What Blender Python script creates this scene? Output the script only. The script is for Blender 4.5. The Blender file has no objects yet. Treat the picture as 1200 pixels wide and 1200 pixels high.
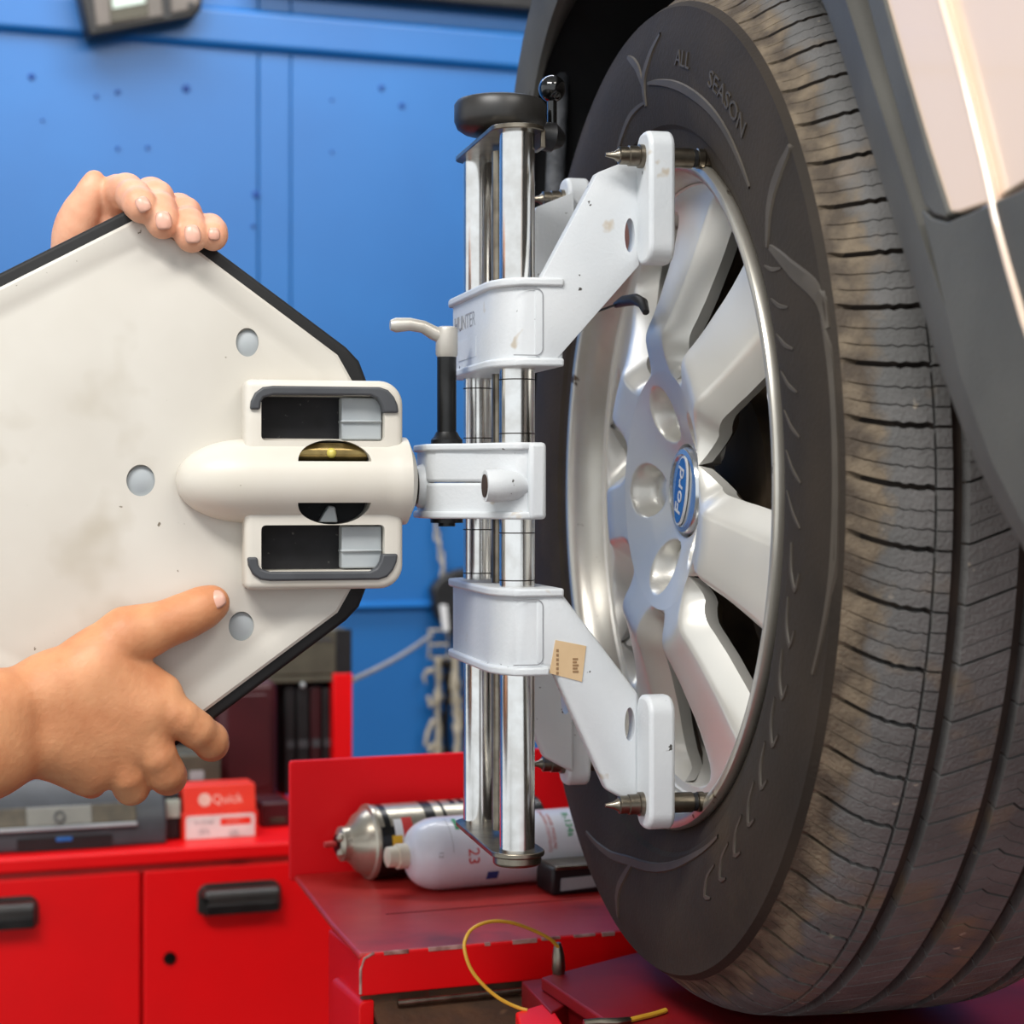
import bpy, bmesh, math, random
import numpy as np
from mathutils import Vector, Matrix
random.seed(7)
SC = bpy.context.scene
COL = SC.collection
PI = math.pi

# ------------------------------------------------------------------ camera
F = 2300.0                      # focal length in pixels of the 1200 px frame
EYE = 1.5                       # camera height
cam_d = bpy.data.cameras.new('camera')
cam = bpy.data.objects.new('camera', cam_d); COL.objects.link(cam)
cam.location = (0, 0, EYE); cam.rotation_euler = (PI/2, 0, 0)
cam_d.sensor_width = 36; cam_d.lens = 36*F/1200
cam_d.shift_y = -25/1200
cam_d.clip_start = 0.05
cam_d.dof.use_dof = True; cam_d.dof.focus_distance = 1.33; cam_d.dof.aperture_fstop = 9.0
SC.camera = cam

# ------------------------------------------------------------------ world, lamps, exposure
w = bpy.data.worlds.new('daylight'); SC.world = w; w.use_nodes = True
bg = w.node_tree.nodes['Background']
bg.inputs['Color'].default_value = (0.93, 0.97, 1.0, 1); bg.inputs['Strength'].default_value = 1.15
SC.view_settings.view_transform = 'Standard'; SC.view_settings.look = 'None'
SC.view_settings.exposure = -0.05; SC.view_settings.gamma = 1.0
SC.view_settings.use_curve_mapping = False

def area(name, loc, target, size, sizey, power, color=(1, 1, 1)):
    d = bpy.data.lights.new(name, 'AREA'); d.shape = 'RECTANGLE'; d.size = size; d.size_y = sizey
    d.energy = power; d.color = color
    o = bpy.data.objects.new(name, d); COL.objects.link(o); o.location = loc
    o.rotation_euler = (Vector(target)-Vector(loc)).to_track_quat('-Z', 'Y').to_euler()
    return o
area('ceiling_lamp_bay', (-0.9, -0.4, 3.5), (0.0, 1.4, 1.4), 1.6, 0.5, 75, (1, .98, .95))
area('ceiling_lamp_right', (1.5, 0.2, 3.3), (0.3, 2.0, 1.5), 2.2, 0.5, 45, (1, .96, .9))
area('ceiling_lamp_wall', (-0.5, 2.9, 3.5), (-0.5, 3.9, 1.7), 2.6, 0.4, 55, (1, 1, 1))
SC.cycles.max_bounces = 8
SC.cycles.sample_clamp_indirect = 4

# ------------------------------------------------------------------ materials
def lin(c):
    return tuple((x/12.92 if x <= .04045 else ((x+.055)/1.055)**2.4) for x in [v/255 for v in c])
def mat(name, c1, c2=None, rough=.5, metal=0., scale=30., bump=0., bscale=None, spec=.5, coat=0., detail=4., lo=.35, hi=.65, sss=0., rvar=0., aniso=None):
    m = bpy.data.materials.new(name); m.use_nodes = True
    nt = m.node_tree; b = nt.nodes['Principled BSDF']
    b.inputs['Roughness'].default_value = rough; b.inputs['Metallic'].default_value = metal
    b.inputs['Specular IOR Level'].default_value = spec
    b.inputs['Coat Weight'].default_value = coat
    if sss:
        b.inputs['Subsurface Weight'].default_value = sss
        b.inputs['Subsurface Radius'].default_value = (.006, .0025, .0015); b.inputs['Subsurface Scale'].default_value = 1
    tc = nt.nodes.new('ShaderNodeTexCoord')
    n = nt.nodes.new('ShaderNodeTexNoise'); n.inputs['Scale'].default_value = scale; n.inputs['Detail'].default_value = detail
    nt.links.new(tc.outputs['Object'], n.inputs['Vector'])
    r = nt.nodes.new('ShaderNodeValToRGB')
    r.color_ramp.elements[0].position = lo; r.color_ramp.elements[1].position = hi
    a = lin(c1); z = lin(c2 if c2 else [v*.93 for v in c1])
    r.color_ramp.elements[0].color = (*a, 1); r.color_ramp.elements[1].color = (*z, 1)
    nt.links.new(n.outputs['Fac'], r.inputs['Fac']); nt.links.new(r.outputs['Color'], b.inputs['Base Color'])
    if rvar:
        mr = nt.nodes.new('ShaderNodeMapRange'); mr.inputs['To Min'].default_value = rough-rvar; mr.inputs['To Max'].default_value = rough+rvar
        nt.links.new(n.outputs['Fac'], mr.inputs['Value']); nt.links.new(mr.outputs['Result'], b.inputs['Roughness'])
    if bump:
        n2 = nt.nodes.new('ShaderNodeTexNoise'); n2.inputs['Scale'].default_value = bscale or scale*4; n2.inputs['Detail'].default_value = 5
        nt.links.new(tc.outputs['Object'], n2.inputs['Vector'])
        bp = nt.nodes.new('ShaderNodeBump'); bp.inputs['Strength'].default_value = bump; bp.inputs['Distance'].default_value = .002
        nt.links.new(n2.outputs['Fac'], bp.inputs['Height']); nt.links.new(bp.outputs['Normal'], b.inputs['Normal'])
    return m
def speck(m, col, scale=150., thr=.68, soft=.02, seed=0., stretch=(1, 1, 1)):
    """add fixed stains / dirt specks on top of a material's colour"""
    nt = m.node_tree; b = nt.nodes['Principled BSDF']
    src = b.inputs['Base Color'].links[0].from_socket
    tc = nt.nodes.new('ShaderNodeTexCoord'); mp = nt.nodes.new('ShaderNodeMapping')
    mp.inputs['Location'].default_value = (seed, seed*.7, seed*1.3); mp.inputs['Scale'].default_value = stretch
    nt.links.new(tc.outputs['Object'], mp.inputs['Vector'])
    n = nt.nodes.new('ShaderNodeTexNoise'); n.inputs['Scale'].default_value = scale; n.inputs['Detail'].default_value = 3
    nt.links.new(mp.outputs['Vector'], n.inputs['Vector'])
    r = nt.nodes.new('ShaderNodeValToRGB'); r.color_ramp.elements[0].position = thr; r.color_ramp.elements[1].position = thr+soft
    nt.links.new(n.outputs['Fac'], r.inputs['Fac'])
    mx = nt.nodes.new('ShaderNodeMix'); mx.data_type = 'RGBA'
    nt.links.new(r.outputs['Color'], mx.inputs['Factor']); nt.links.new(src, mx.inputs['A'])
    mx.inputs['B'].default_value = (*lin(col), 1)
    nt.links.new(mx.outputs['Result'], b.inputs['Base Color'])
    return m

M = {}
M['blue'] = mat('blue_wall_paint', (16, 105, 176), (10, 98, 168), rough=.42, scale=3, bump=.05, bscale=60, spec=.7)
M['blue_screw'] = mat('blue_screw_paint', (8, 62, 140), rough=.6)
M['concrete'] = mat('concrete', (120, 116, 110), (92, 90, 86), rough=.8, scale=4, bump=.3)
M['ceil'] = mat('ceiling_paint', (205, 205, 200), rough=.9)
M['cream'] = speck(speck(mat('cream_plastic', (206, 202, 193), (197, 192, 182), rough=.45, scale=9), (120, 110, 95), 160, .73, .03), (184, 177, 163), 14, .60, .15, 3.)
M['cream2'] = speck(mat('cream_housing_plastic', (214, 209, 199), (207, 201, 188), rough=.4, scale=14), (150, 140, 120), 190, .76, .03)
M['rubber'] = mat('black_rubber_edge', (25, 25, 26), (19, 19, 20), rough=.6, bump=.1, spec=.35)
M['trimgrey'] = mat('dark_grey_plastic', (72, 74, 78), (62, 64, 68), rough=.5)
M['black'] = mat('black_plastic', (20, 20, 22), (28, 28, 30), rough=.45, bump=.1)
M['flatblack'] = speck(mat('dusty_black_panel', (17, 17, 20), (26, 26, 30), rough=.8, scale=60), (80, 78, 76), 240, .70, .05)
M['greyblock'] = mat('light_grey_plastic', (168, 174, 176), (158, 164, 168), rough=.5)
M['chrome'] = mat('chrome', (232, 232, 230), (214, 212, 208), rough=.18, metal=1, scale=60)
M['steel'] = mat('worn_steel', (150, 142, 128), (112, 104, 92), rough=.32, metal=1, scale=60)
M['darksteel'] = mat('dark_steel', (70, 64, 58), (44, 40, 38), rough=.38, metal=1, scale=60)
M['gunmetal'] = mat('black_oxide_shaft', (58, 58, 58), (44, 44, 44), rough=.35, metal=.8)
M['clamp'] = speck(speck(mat('white_grey_clamp_paint', (213, 216, 218), (206, 210, 213), rough=.42, scale=20, bump=.12, bscale=400), (70, 66, 62), 130, .725, .02), (190, 180, 165), 40, .68, .05, 5.)
M['clampdirt'] = speck(mat('rust_stained_paint', (214, 210, 200), (205, 186, 150), rough=.5, scale=60), (150, 96, 40), 90, .6, .08)
M['hollow'] = mat('rusty_hole', (58, 40, 30), (40, 26, 20), rough=.9)
M['knob'] = mat('black_knob_plastic', (46, 44, 42), (36, 35, 34), rough=.38)
M['glossblack'] = mat('gloss_black_ball', (12, 12, 12), rough=.08, coat=.5)
M['lever'] = mat('cast_grey_lever', (196, 192, 184), (180, 174, 164), rough=.4, metal=.4)
M['sticker'] = mat('tan_sticker', (214, 184, 144), (204, 172, 130), rough=.7)
M['stickerink'] = mat('faded_brown_ink', (150, 118, 84), rough=.8)
M['alloy'] = mat('silver_alloy', (226, 223, 215), (217, 214, 206), rough=.34, metal=.45, scale=5)
M['alloylip'] = speck(mat('alloy_lip', (212, 208, 198), (200, 194, 182), rough=.3, metal=.8, scale=20), (90, 70, 50), 60, .70, .05)
M['capring'] = mat('cap_ring_silver', (215, 218, 220), rough=.2, metal=.9)
M['capblue'] = mat('cap_blue', (24, 84, 160), (40, 110, 180), rough=.2, coat=.5)
M['white'] = mat('white_print', (235, 235, 235), rough=.5)
M['tire'] = speck(mat('tire_sidewall_rubber', (52, 44, 36), (42, 36, 30), rough=.72, scale=12, bump=.2, bscale=300, spec=.25), (72, 61, 47), 10, .60, .25, 2.)
M['tireraised'] = mat('tire_raised_rubber', (70, 62, 52), (60, 53, 44), rough=.6, scale=30)
M['tread'] = speck(speck(mat('tire_tread_rubber', (104, 102, 100), (86, 85, 83), rough=.75, scale=26, bump=.5, bscale=420), (122, 104, 82), 22, .56, .2, 4.), (170, 158, 140), 60, .70, .05, 1.)
M['groove'] = mat('dark_tire_groove', (64, 54, 46), (48, 42, 38), rough=.9, scale=40)  # darker brown tone for the floors of the deep tread cuts
M['shoulder'] = speck(speck(mat('muddy_tread_shoulder', (92, 78, 62), (72, 62, 52), rough=.75, scale=40, bump=.6, bscale=300), (150, 132, 106), 55, .56, .12, 2.), (196, 180, 156), 70, .68, .04)
M['clad'] = mat('grey_bumper_cladding', (80, 79, 74), (70, 69, 65), rough=.55, scale=18, bump=.15, bscale=500)
M['clad2'] = mat('dark_grey_bumper_plastic', (72, 71, 69), (64, 63, 61), rough=.45, scale=18)
M['paint'] = mat('champagne_car_paint', (242, 216, 194), (238, 211, 188), rough=.25, metal=.0, coat=.6, scale=3)
M['liner'] = mat('black_wheel_liner', (20, 20, 22), (12, 12, 14), rough=.7, scale=40, bump=.2)
M['strut'] = mat('dusty_grey_strut', (86, 88, 92), (50, 52, 56), rough=.7, scale=60, bump=.4)
M['rotor'] = mat('rusty_brake_disc', (66, 51, 34), (40, 31, 21), rough=.8, metal=.0, scale=20)
M['red'] = mat('red_paint', (240, 6, 14), (230, 5, 12), rough=.4, spec=.3, scale=6, rvar=.08)
M['redworn'] = speck(speck(mat('worn_red_paint', (204, 52, 46), (180, 38, 36), rough=.38, spec=.4, scale=9, rvar=.1), (92, 20, 20), 12, .60, .2), (190, 170, 160), 80, .76, .02)
M['redplate'] = speck(mat('dusty_red_plate', (240, 14, 26), (232, 10, 22), rough=.5, spec=.3, scale=8), (226, 96, 104), 9, .60, .3)
M['reddark'] = mat('dark_red_paint', (132, 10, 18), (104, 8, 16), rough=.5, spec=.3, scale=10)
M['chip'] = mat('chipped_edge', (196, 150, 140), (120, 60, 54), rough=.6, scale=90)
M['grime'] = speck(mat('brown_grime', (92, 62, 40), (60, 42, 30), rough=.75, scale=30, bump=.5), (150, 112, 80), 30, .62, .1)
M['yellow'] = mat('yellow_cable', (206, 160, 48), (190, 140, 40), rough=.45)
M['olive'] = mat('olive_grey_plastic', (84, 80, 66), (72, 68, 56), rough=.6)
M['printer'] = mat('printer_grey', (64, 67, 72), (56, 58, 62), rough=.4)
M['printertan'] = mat('printer_bronze_band', (82, 72, 54), (62, 54, 40), rough=.4, scale=60)
M['printerlight'] = mat('printer_light_panel', (122, 120, 112), rough=.45)
M['led'] = mat('blue_indicator', (40, 110, 190), rough=.3)
M['maroon'] = mat('maroon_plastic', (70, 22, 28), (54, 14, 20), rough=.4, scale=8)
M['orangered'] = mat('red_carton', (240, 60, 36), (234, 52, 34), rough=.4)
M['cartonwhite'] = mat('carton_white', (238, 234, 230), rough=.5)
M['pinkwhite'] = mat('carton_pale_print', (250, 196, 180), rough=.5)
M['inkgrey'] = mat('grey_ink', (150, 152, 156), rough=.6)
M['canblack'] = mat('can_black', (24, 23, 22), rough=.3)
M['canmetal'] = mat('can_tin', (196, 190, 174), (180, 172, 156), rough=.3, metal=.75)
M['canwhite'] = mat('can_white', (226, 228, 236), (218, 220, 230), rough=.32, coat=.3)
M['cancream'] = mat('valve_cream', (232, 222, 200), rough=.5)
M['green'] = mat('print_green', (40, 150, 96), rough=.5)
M['redink'] = mat('print_red', (206, 60, 56), rough=.5)
M['pinkink'] = mat('print_pink', (216, 150, 146), rough=.5)
M['blueink'] = mat('print_blue', (40, 70, 140), rough=.5)
M['ink'] = mat('print_dark', (60, 70, 84), rough=.5)
M['skin'] = mat('skin', (226, 170, 138), (216, 152, 120), rough=.5, scale=45, bump=.18, bscale=260, sss=.12)
M['skin2'] = mat('deeper_skin', (214, 152, 108), (200, 134, 92), rough=.5, scale=40, bump=.22, bscale=260, sss=.12)  # right arm: a deeper tone than the left arm's skin
M['nail'] = mat('fingernail', (222, 174, 154), (216, 164, 144), rough=.3)
M['beige'] = mat('beige_webbing', (196, 186, 166), (160, 150, 130), rough=.85, scale=60, bump=.4)
M['cord'] = mat('pale_grey_cord', (176, 172, 170), rough=.7)
M['screen'] = mat('pale_screen', (190, 208, 196), (170, 180, 168), rough=.25, scale=20)
M['devgrey'] = mat('bronze_grey_panel', (112, 104, 98), (98, 92, 86), rough=.45, metal=.2)
M['brass'] = mat('brass_vial', (156, 134, 84), (124, 106, 66), rough=.25, metal=.8, scale=80)
M['vial'] = mat('yellow_bubble', (212, 196, 92), rough=.15, coat=.5)
M['sleeve'] = mat('dark_sleeve_cloth', (34, 38, 52), (26, 30, 42), rough=.9, bump=.3)

M['brakedust'] = mat('brake_dust_metal', (84, 70, 52), (60, 48, 36), rough=.6, metal=.2, scale=30)
M['labelyellow'] = mat('label_yellow', (240, 186, 30), rough=.4)
def muddy_edges(m, col, col2):
    """mud dried on both outer edges of the tread, with an uneven border"""
    nt = m.node_tree; b = nt.nodes['Principled BSDF']; N = nt.nodes.new; L = nt.links.new
    src = b.inputs['Base Color'].links[0].from_socket
    tc = N('ShaderNodeTexCoord'); sx = N('ShaderNodeSeparateXYZ'); L(tc.outputs['Object'], sx.inputs[0])
    def mth(op, a, v):
        q = N('ShaderNodeMath'); q.operation = op
        for i, s in enumerate((a, v)):
            if s is None: continue
            if isinstance(s, (int, float)): q.inputs[i].default_value = s
            else: L(s, q.inputs[i])
        return q.outputs[0]
    d = mth('ABSOLUTE', mth('SUBTRACT', sx.outputs['X'], .11), None)
    n = N('ShaderNodeTexNoise'); n.inputs['Scale'].default_value = 55; n.inputs['Detail'].default_value = 5; L(tc.outputs['Object'], n.inputs['Vector'])
    d = mth('ADD', d, mth('MULTIPLY', mth('SUBTRACT', n.outputs['Fac'], .5), .026))
    mr = N('ShaderNodeMapRange'); mr.inputs['From Min'].default_value = .0965; mr.inputs['From Max'].default_value = .1030; L(d, mr.inputs['Value'])
    cr = N('ShaderNodeValToRGB'); cr.color_ramp.elements[0].position = .42; cr.color_ramp.elements[1].position = .66
    cr.color_ramp.elements[0].color = (*lin(col), 1); cr.color_ramp.elements[1].color = (*lin(col2), 1); L(n.outputs['Fac'], cr.inputs['Fac'])
    mx = N('ShaderNodeMix'); mx.data_type = 'RGBA'; L(mr.outputs['Result'], mx.inputs['Factor']); L(src, mx.inputs['A']); L(cr.outputs['Color'], mx.inputs['B']); L(mx.outputs['Result'], b.inputs['Base Color'])
muddy_edges(M['tread'], (74, 63, 51), (118, 104, 85))

# ------------------------------------------------------------------ mesh helpers
class MB:
    def __init__(s): s.v = []; s.f = []; s.m = []
    def add(s, vs, fs, mi=0):
        o = len(s.v); s.v += [tuple(map(float, p)) for p in vs]
        s.f += [tuple(i+o for i in f) for f in fs]; s.m += [mi]*len(fs); return s
    def box(s, lo, hi, mi=0):
        (a, b, c), (d, e, f) = lo, hi
        return s.add([(a, b, c), (d, b, c), (d, e, c), (a, e, c), (a, b, f), (d, b, f), (d, e, f), (a, e, f)],
                     [(0, 3, 2, 1), (4, 5, 6, 7), (0, 1, 5, 4), (1, 2, 6, 5), (2, 3, 7, 6), (3, 0, 4, 7)], mi)
    def prism(s, poly, ax, lo, hi, mi=0):
        """polygon in the two other axes (cyclic order kept x<y<z), extruded along ax"""
        def mk(p, h):
            return (h, p[0], p[1]) if ax == 0 else (p[0], h, p[1]) if ax == 1 else (p[0], p[1], h)
        n = len(poly); vs = [mk(p, lo) for p in poly]+[mk(p, hi) for p in poly]
        fs = [tuple(range(n))[::-1], tuple(range(n, 2*n))]+[(i, (i+1) % n, n+(i+1) % n, n+i) for i in range(n)]
        return s.add(vs, fs, mi)
    def cyl(s, p0, p1, r0, r1=None, seg=24, mi=0, caps=True):
        return s.lathe(p0, p1, [(0, r0), (1, r0 if r1 is None else r1)], seg, mi, caps, unit=True)
    def lathe(s, p0, p1, prof, seg=32, mi=0, caps=True, unit=False):
        """profile (distance along axis, radius)"""
        p0 = Vector(p0); d = Vector(p1)-p0; L = d.length; d.normalize()
        u = d.orthogonal().normalized(); v = d.cross(u); vs = []; fs = []
        for (t, r) in prof:
            c = p0+d*(t*L if unit else t)
            for k in range(seg):
                a = 2*PI*k/seg; vs.append(c+u*(r*math.cos(a))+v*(r*math.sin(a)))
        for i in range(len(prof)-1):
            for k in range(seg):
                k2 = (k+1) % seg; fs.append((i*seg+k, i*seg+k2, (i+1)*seg+k2, (i+1)*seg+k))
        if caps: fs += [tuple(range(seg))[::-1], tuple((len(prof)-1)*seg+k for k in range(seg))]
        return s.add(vs, fs, mi)
    def tube(s, path, r, seg=10, mi=0, closed=False):
        P = [Vector(p) for p in path]; n = len(P); vs = []; fs = []; up = Vector((0.13, 0.2, 0.97))
        R = r if isinstance(r, (list, tuple)) else [r]*n
        for i in range(n):
            d = (P[(i+1) % n]-P[i-1]) if closed else (P[min(i+1, n-1)]-P[max(i-1, 0)])
            d.normalize(); u = up.cross(d)
            if u.length < .05: u = d.orthogonal()
            u.normalize(); v = d.cross(u)
            for k in range(seg):
                a = 2*PI*k/seg; vs.append(P[i]+u*(R[i]*math.cos(a))+v*(R[i]*math.sin(a)))
        for i in range(n if closed else n-1):
            j = (i+1) % n
            for k in range(seg):
                k2 = (k+1) % seg; fs.append((i*seg+k, i*seg+k2, j*seg+k2, j*seg+k))
        if not closed: fs += [tuple(range(seg))[::-1], tuple((n-1)*seg+k for k in range(seg))]
        return s.add(vs, fs, mi)
    def ball(s, c, r, seg=20, mi=0, sc=(1, 1, 1)):
        vs = []; fs = []; n = seg//2
        for i in range(1, n):
            t = PI*i/n
            for k in range(seg):
                a = 2*PI*k/seg
                vs.append((c[0]+r*sc[0]*math.sin(t)*math.cos(a), c[1]+r*sc[1]*math.sin(t)*math.sin(a), c[2]+r*sc[2]*math.cos(t)))
        T = len(vs); vs += [(c[0], c[1], c[2]+r*sc[2]), (c[0], c[1], c[2]-r*sc[2])]
        for i in range(n-2):
            for k in range(seg):
                k2 = (k+1) % seg; fs.append((i*seg+k, (i+1)*seg+k, (i+1)*seg+k2, i*seg+k2))
        for k in range(seg):
            k2 = (k+1) % seg; fs.append((T, k, k2)); fs.append((T+1, (n-2)*seg+k2, (n-2)*seg+k))
        return s.add(vs, fs, mi)
    def grid(s, rows, mi=0, closed=False):
        n = len(rows); m = len(rows[0]); vs = [p for r in rows for p in r]; fs = []
        for i in range(n-1):
            for k in range(m if closed else m-1):
                k2 = (k+1) % m; fs.append((i*m+k, i*m+k2, (i+1)*m+k2, (i+1)*m+k))
        return s.add(vs, fs, mi)
    def obj(s, name, mats, parent=None, bevel=0., seg=2, ang=35, fix=True, loc=None):
        me = bpy.data.meshes.new(name); me.from_pydata(s.v, [], s.f)
        for m in (mats if isinstance(mats, (list, tuple)) else [mats]): me.materials.append(M[m])
        me.polygons.foreach_set('material_index', s.m)
        if fix:
            b = bmesh.new(); b.from_mesh(me); bmesh.ops.recalc_face_normals(b, faces=b.faces); b.to_mesh(me); b.free()
        me.polygons.foreach_set('use_smooth', [True]*len(me.polygons))
        me.set_sharp_from_angle(angle=math.radians(ang)); me.update()
        o = bpy.data.objects.new(name, me); COL.objects.link(o)
        if parent: o.parent = parent
        if loc: o.location = loc
        if bevel:
            md = o.modifiers.new('bevel', 'BEVEL'); md.width = bevel; md.segments = seg; md.limit_method = 'ANGLE'; md.angle_limit = math.radians(30)
            md.harden_normals = False
        return o

def bake(o):
    """apply an object's modifiers to its mesh"""
    dg = bpy.context.evaluated_depsgraph_get(); dg.update()
    me = bpy.data.meshes.new_from_object(o.evaluated_get(dg)); old = o.data; o.modifiers.clear(); o.data = me
    me.set_sharp_from_angle(angle=math.radians(35)); bpy.data.meshes.remove(old)
    return o
def cut(o, cutters):
    for i, c in enumerate(cutters):
        c.parent = o.parent
        md = o.modifiers.new('cut%d' % i, 'BOOLEAN'); md.operation = 'DIFFERENCE'; md.object = c; md.solver = 'EXACT'
    bpy.context.view_layer.update(); bake(o)
    for c in cutters:
        me = c.data; bpy.data.objects.remove(c); bpy.data.meshes.remove(me)
    return o
def empty(name, loc=(0, 0, 0), rz=0., parent=None):
    o = bpy.data.objects.new(name, None); COL.objects.link(o); o.location = loc; o.rotation_euler = (0, 0, rz); o.empty_display_size = .05
    if parent: o.parent = parent
    return o
def tag(o, label=None, cat=None, group=None, kind=None):
    if label: o['label'] = label
    if cat: o['category'] = cat
    if group: o['group'] = group
    if kind: o['kind'] = kind
    return o
def rounded(x0, z0, x1, z1, r, n=6, corners=(1, 1, 1, 1)):
    """rounded rectangle, corners in order (x0,z0) (x1,z0) (x1,z1) (x0,z1)"""
    out = []
    for (cx, cz, a0, on, px, pz) in ((x0+r, z0+r, PI, corners[0], x0, z0), (x1-r, z0+r, 1.5*PI, corners[1], x1, z0), (x1-r, z1-r, 0, corners[2], x1, z1), (x0+r, z1-r, .5*PI, corners[3], x0, z1)):
        if not on: out.append((px, pz)); continue
        for k in range(n+1):
            a = a0+.5*PI*k/n; out.append((cx+r*math.cos(a), cz+r*math.sin(a)))
    return out
def text_mb(txt, size, ext=.0003):
    """lettering as geometry; returns verts (centred, x right, y up, z out) and faces"""
    cu = bpy.data.curves.new('lettering', 'FONT'); cu.body = txt; cu.size = size; cu.extrude = ext; cu.align_x = 'CENTER'; cu.align_y = 'CENTER'; cu.resolution_u = 3
    o = bpy.data.objects.new('lettering', cu); COL.objects.link(o)
    dg = bpy.context.evaluated_depsgraph_get(); me = bpy.data.meshes.new_from_object(o.evaluated_get(dg))
    vs = [v.co.copy() for v in me.vertices]; fs = [tuple(p.vertices) for p in me.polygons]
    bpy.data.objects.remove(o); bpy.data.curves.remove(cu); bpy.data.meshes.remove(me)
    return vs, fs
def interp(x, xs, ys): return float(np.interp(x, xs, ys))

# the car, the clamp, the target and the hands share one frame: x = inboard along the axle,
# y = away along the car, z = up, origin at the middle of the wheel's outer lip
CA = .2385; ca, sa = math.cos(CA), math.sin(CA)
WC = Vector((.1088, 1.418, EYE))
def ony(px, py, y):
    k = (px-600)/F; x = (k*(WC.y+y*ca)-WC.x+y*sa)/(ca-k*sa)
    return Vector((x, y, (575-py)/F*(WC.y+x*sa+y*ca)))
def onx(px, py, x):
    k = (px-600)/F; y = (WC.x+x*ca-k*(WC.y+x*sa))/(sa+k*ca)
    return Vector((x, y, (575-py)/F*(WC.y+x*sa+y*ca)))

class Fr:
    """upright frame: local x along, y away, z up (world height)"""
    def __init__(s, x, y, rz): s.x, s.y, s.a, s.c, s.n = x, y, rz, math.cos(rz), math.sin(rz)
    def v(s, px, py, off=0.):
        k = (px-600)/F; ox = s.x-s.n*off; oy = s.y+s.c*off
        t = (k*oy-ox)/(s.c-k*s.n); Z = oy+t*s.n
        return Vector((t, off, EYE+(575-py)/F*Z))
    def h(s, px, py, z):
        Z = (z-EYE)*F/(575-py); X = (px-600)/F*Z; dx, dy = X-s.x, Z-s.y
        return Vector((dx*s.c+dy*s.n, -dx*s.n+dy*s.c, z))
    def root(s, name): return empty(name, (s.x, s.y, 0), s.a)

# ================================================================== SETTING
fl = MB(); fl.box((-5, -4, -.1), (5, 7, 0)); tag(fl.obj('floor', 'concrete'), kind='structure')
ce = MB(); ce.box((-5, -2.2, 3.8), (5, 7, 3.9)); tag(ce.obj('ceiling', 'ceil'), kind='structure')
WL = Fr(0, 4.0, .35)
wb = MB(); wb.box((-4, .022, 0), (5, .15, 3.8))
wall = tag(wb.obj('wall_back', 'blue'), kind='structure'); wall.location = (0, 4.0, 0); wall.rotation_euler = (0, 0, .35)
j1 = WL.v(303, 300).x; j2 = WL.v(341, 300).x
for a, b in ((-4, j1-.0012), (j1+.0012, j2-.001), (j2+.001, 5)):
    p = MB(); p.box((a, 0, 0), (b, .022, 3.8)); p.obj('wall_panel', 'blue', wall, bevel=.002)
rw = MB(); rw.box((3.6, -2.2, 0), (3.7, 6, 3.8)); tag(rw.obj('wall_glare_block', 'concrete'), kind='structure')  # unseen wall, added to keep sky glare from the right off wall and chrome
# screw heads and plugs in the wall panels
for px, py, r in ((37, 90, .0065), (113, 113, .004), (138, 108, .005), (218, 104, .008), (300, 228, .0075), (447, 103, .006), (471, 124, .006), (173, 173, .004), (138, 174, .004), (389, 117, .003), (389, 178, .003), (297, 265, .004), (50, 141, .003)):
    c = WL.v(px, py); s = MB(); s.lathe((c.x, .001, c.z), (c.x, -.004, c.z), [(0, r), (.002, r), (.0045, r*.6)], 12); s.obj('screw', 'blue_screw', wall)
# horizontal ribs of the wall
def rib(pts_top, pts_bot, proud, name):
    (xa, ya), (xb, yb) = pts_top; z = (WL.v(xa, ya).z+WL.v(xb, yb).z)/2
    (xc, yc), (xd, yd) = pts_bot; z0 = (WL.v(xc, yc).z+WL.v(xd, yd).z)/2
    m = MB(); m.prism([(0, z0), (-proud, z0+.012), (-proud, z-.012), (0, z)], 0, -4, 5)
    o = tag(m.obj(name, 'blue', None, bevel=.004), kind='structure'); o.location = (0, 4.0, 0); o.rotation_euler = (0, 0, .35); return o
rib(((300, 17), (600, 30)), ((300, 66), (600, 82)), .016, 'trim_1')
rib(((425, 704), (500, 704)), ((425, 716), (500, 716)), .02, 'trim_2')
zt = WL.v(450, 4).z; m = MB(); m.box((WL.v(290, 0).x, -.05, zt), (5, 0, zt+.06)); o = tag(m.obj('trim_3', 'black', None, bevel=.006), kind='structure'); o.location = (0, 4.0, 0); o.rotation_euler = (0, 0, .35)

# ================================================================== CAR
car = tag(empty('car', WC, CA), 'champagne car with grey bumper cladding, its wheel on the red plate', 'car')

# ---- tyre
def tread_r(x):
    u = abs(x-.110)
    return interp(u, [0, .05, .070, .082, .092, .101, .107, .112, .116], [.3722, .3712, .3692, .3660, .3612, .3545, .3490, .3455, .3435])
PITCH = 68
cols = []            # (x, zone, circumferential depth)
def zone_half():
    L = []
    for x in np.linspace(-.006, .0355, 15): L.append((x, 0, 0.))
    L += [(.0360, 9, .004), (.0372, 9, .004), (.0377, 1, 0.), (.042, 1, 0.), (.0455, 1, 0.), (.0462, 9, .008), (.0545, 9, .008), (.0552, 2, 0.)]
    for x in (.061, .067, .073, .079, .0845): L.append((x, 2, 0.))
    L += [(.0852, 9, .008), (.0935, 9, .008), (.0942, 3, 0.), (.100, 3, 0.), (.105, 3, 0.)]
    return L
H = zone_half(); cols = H+[(.110, 3, 0.)]+[(.220-x, z, d) for (x, z, d) in H[::-1]]
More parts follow.
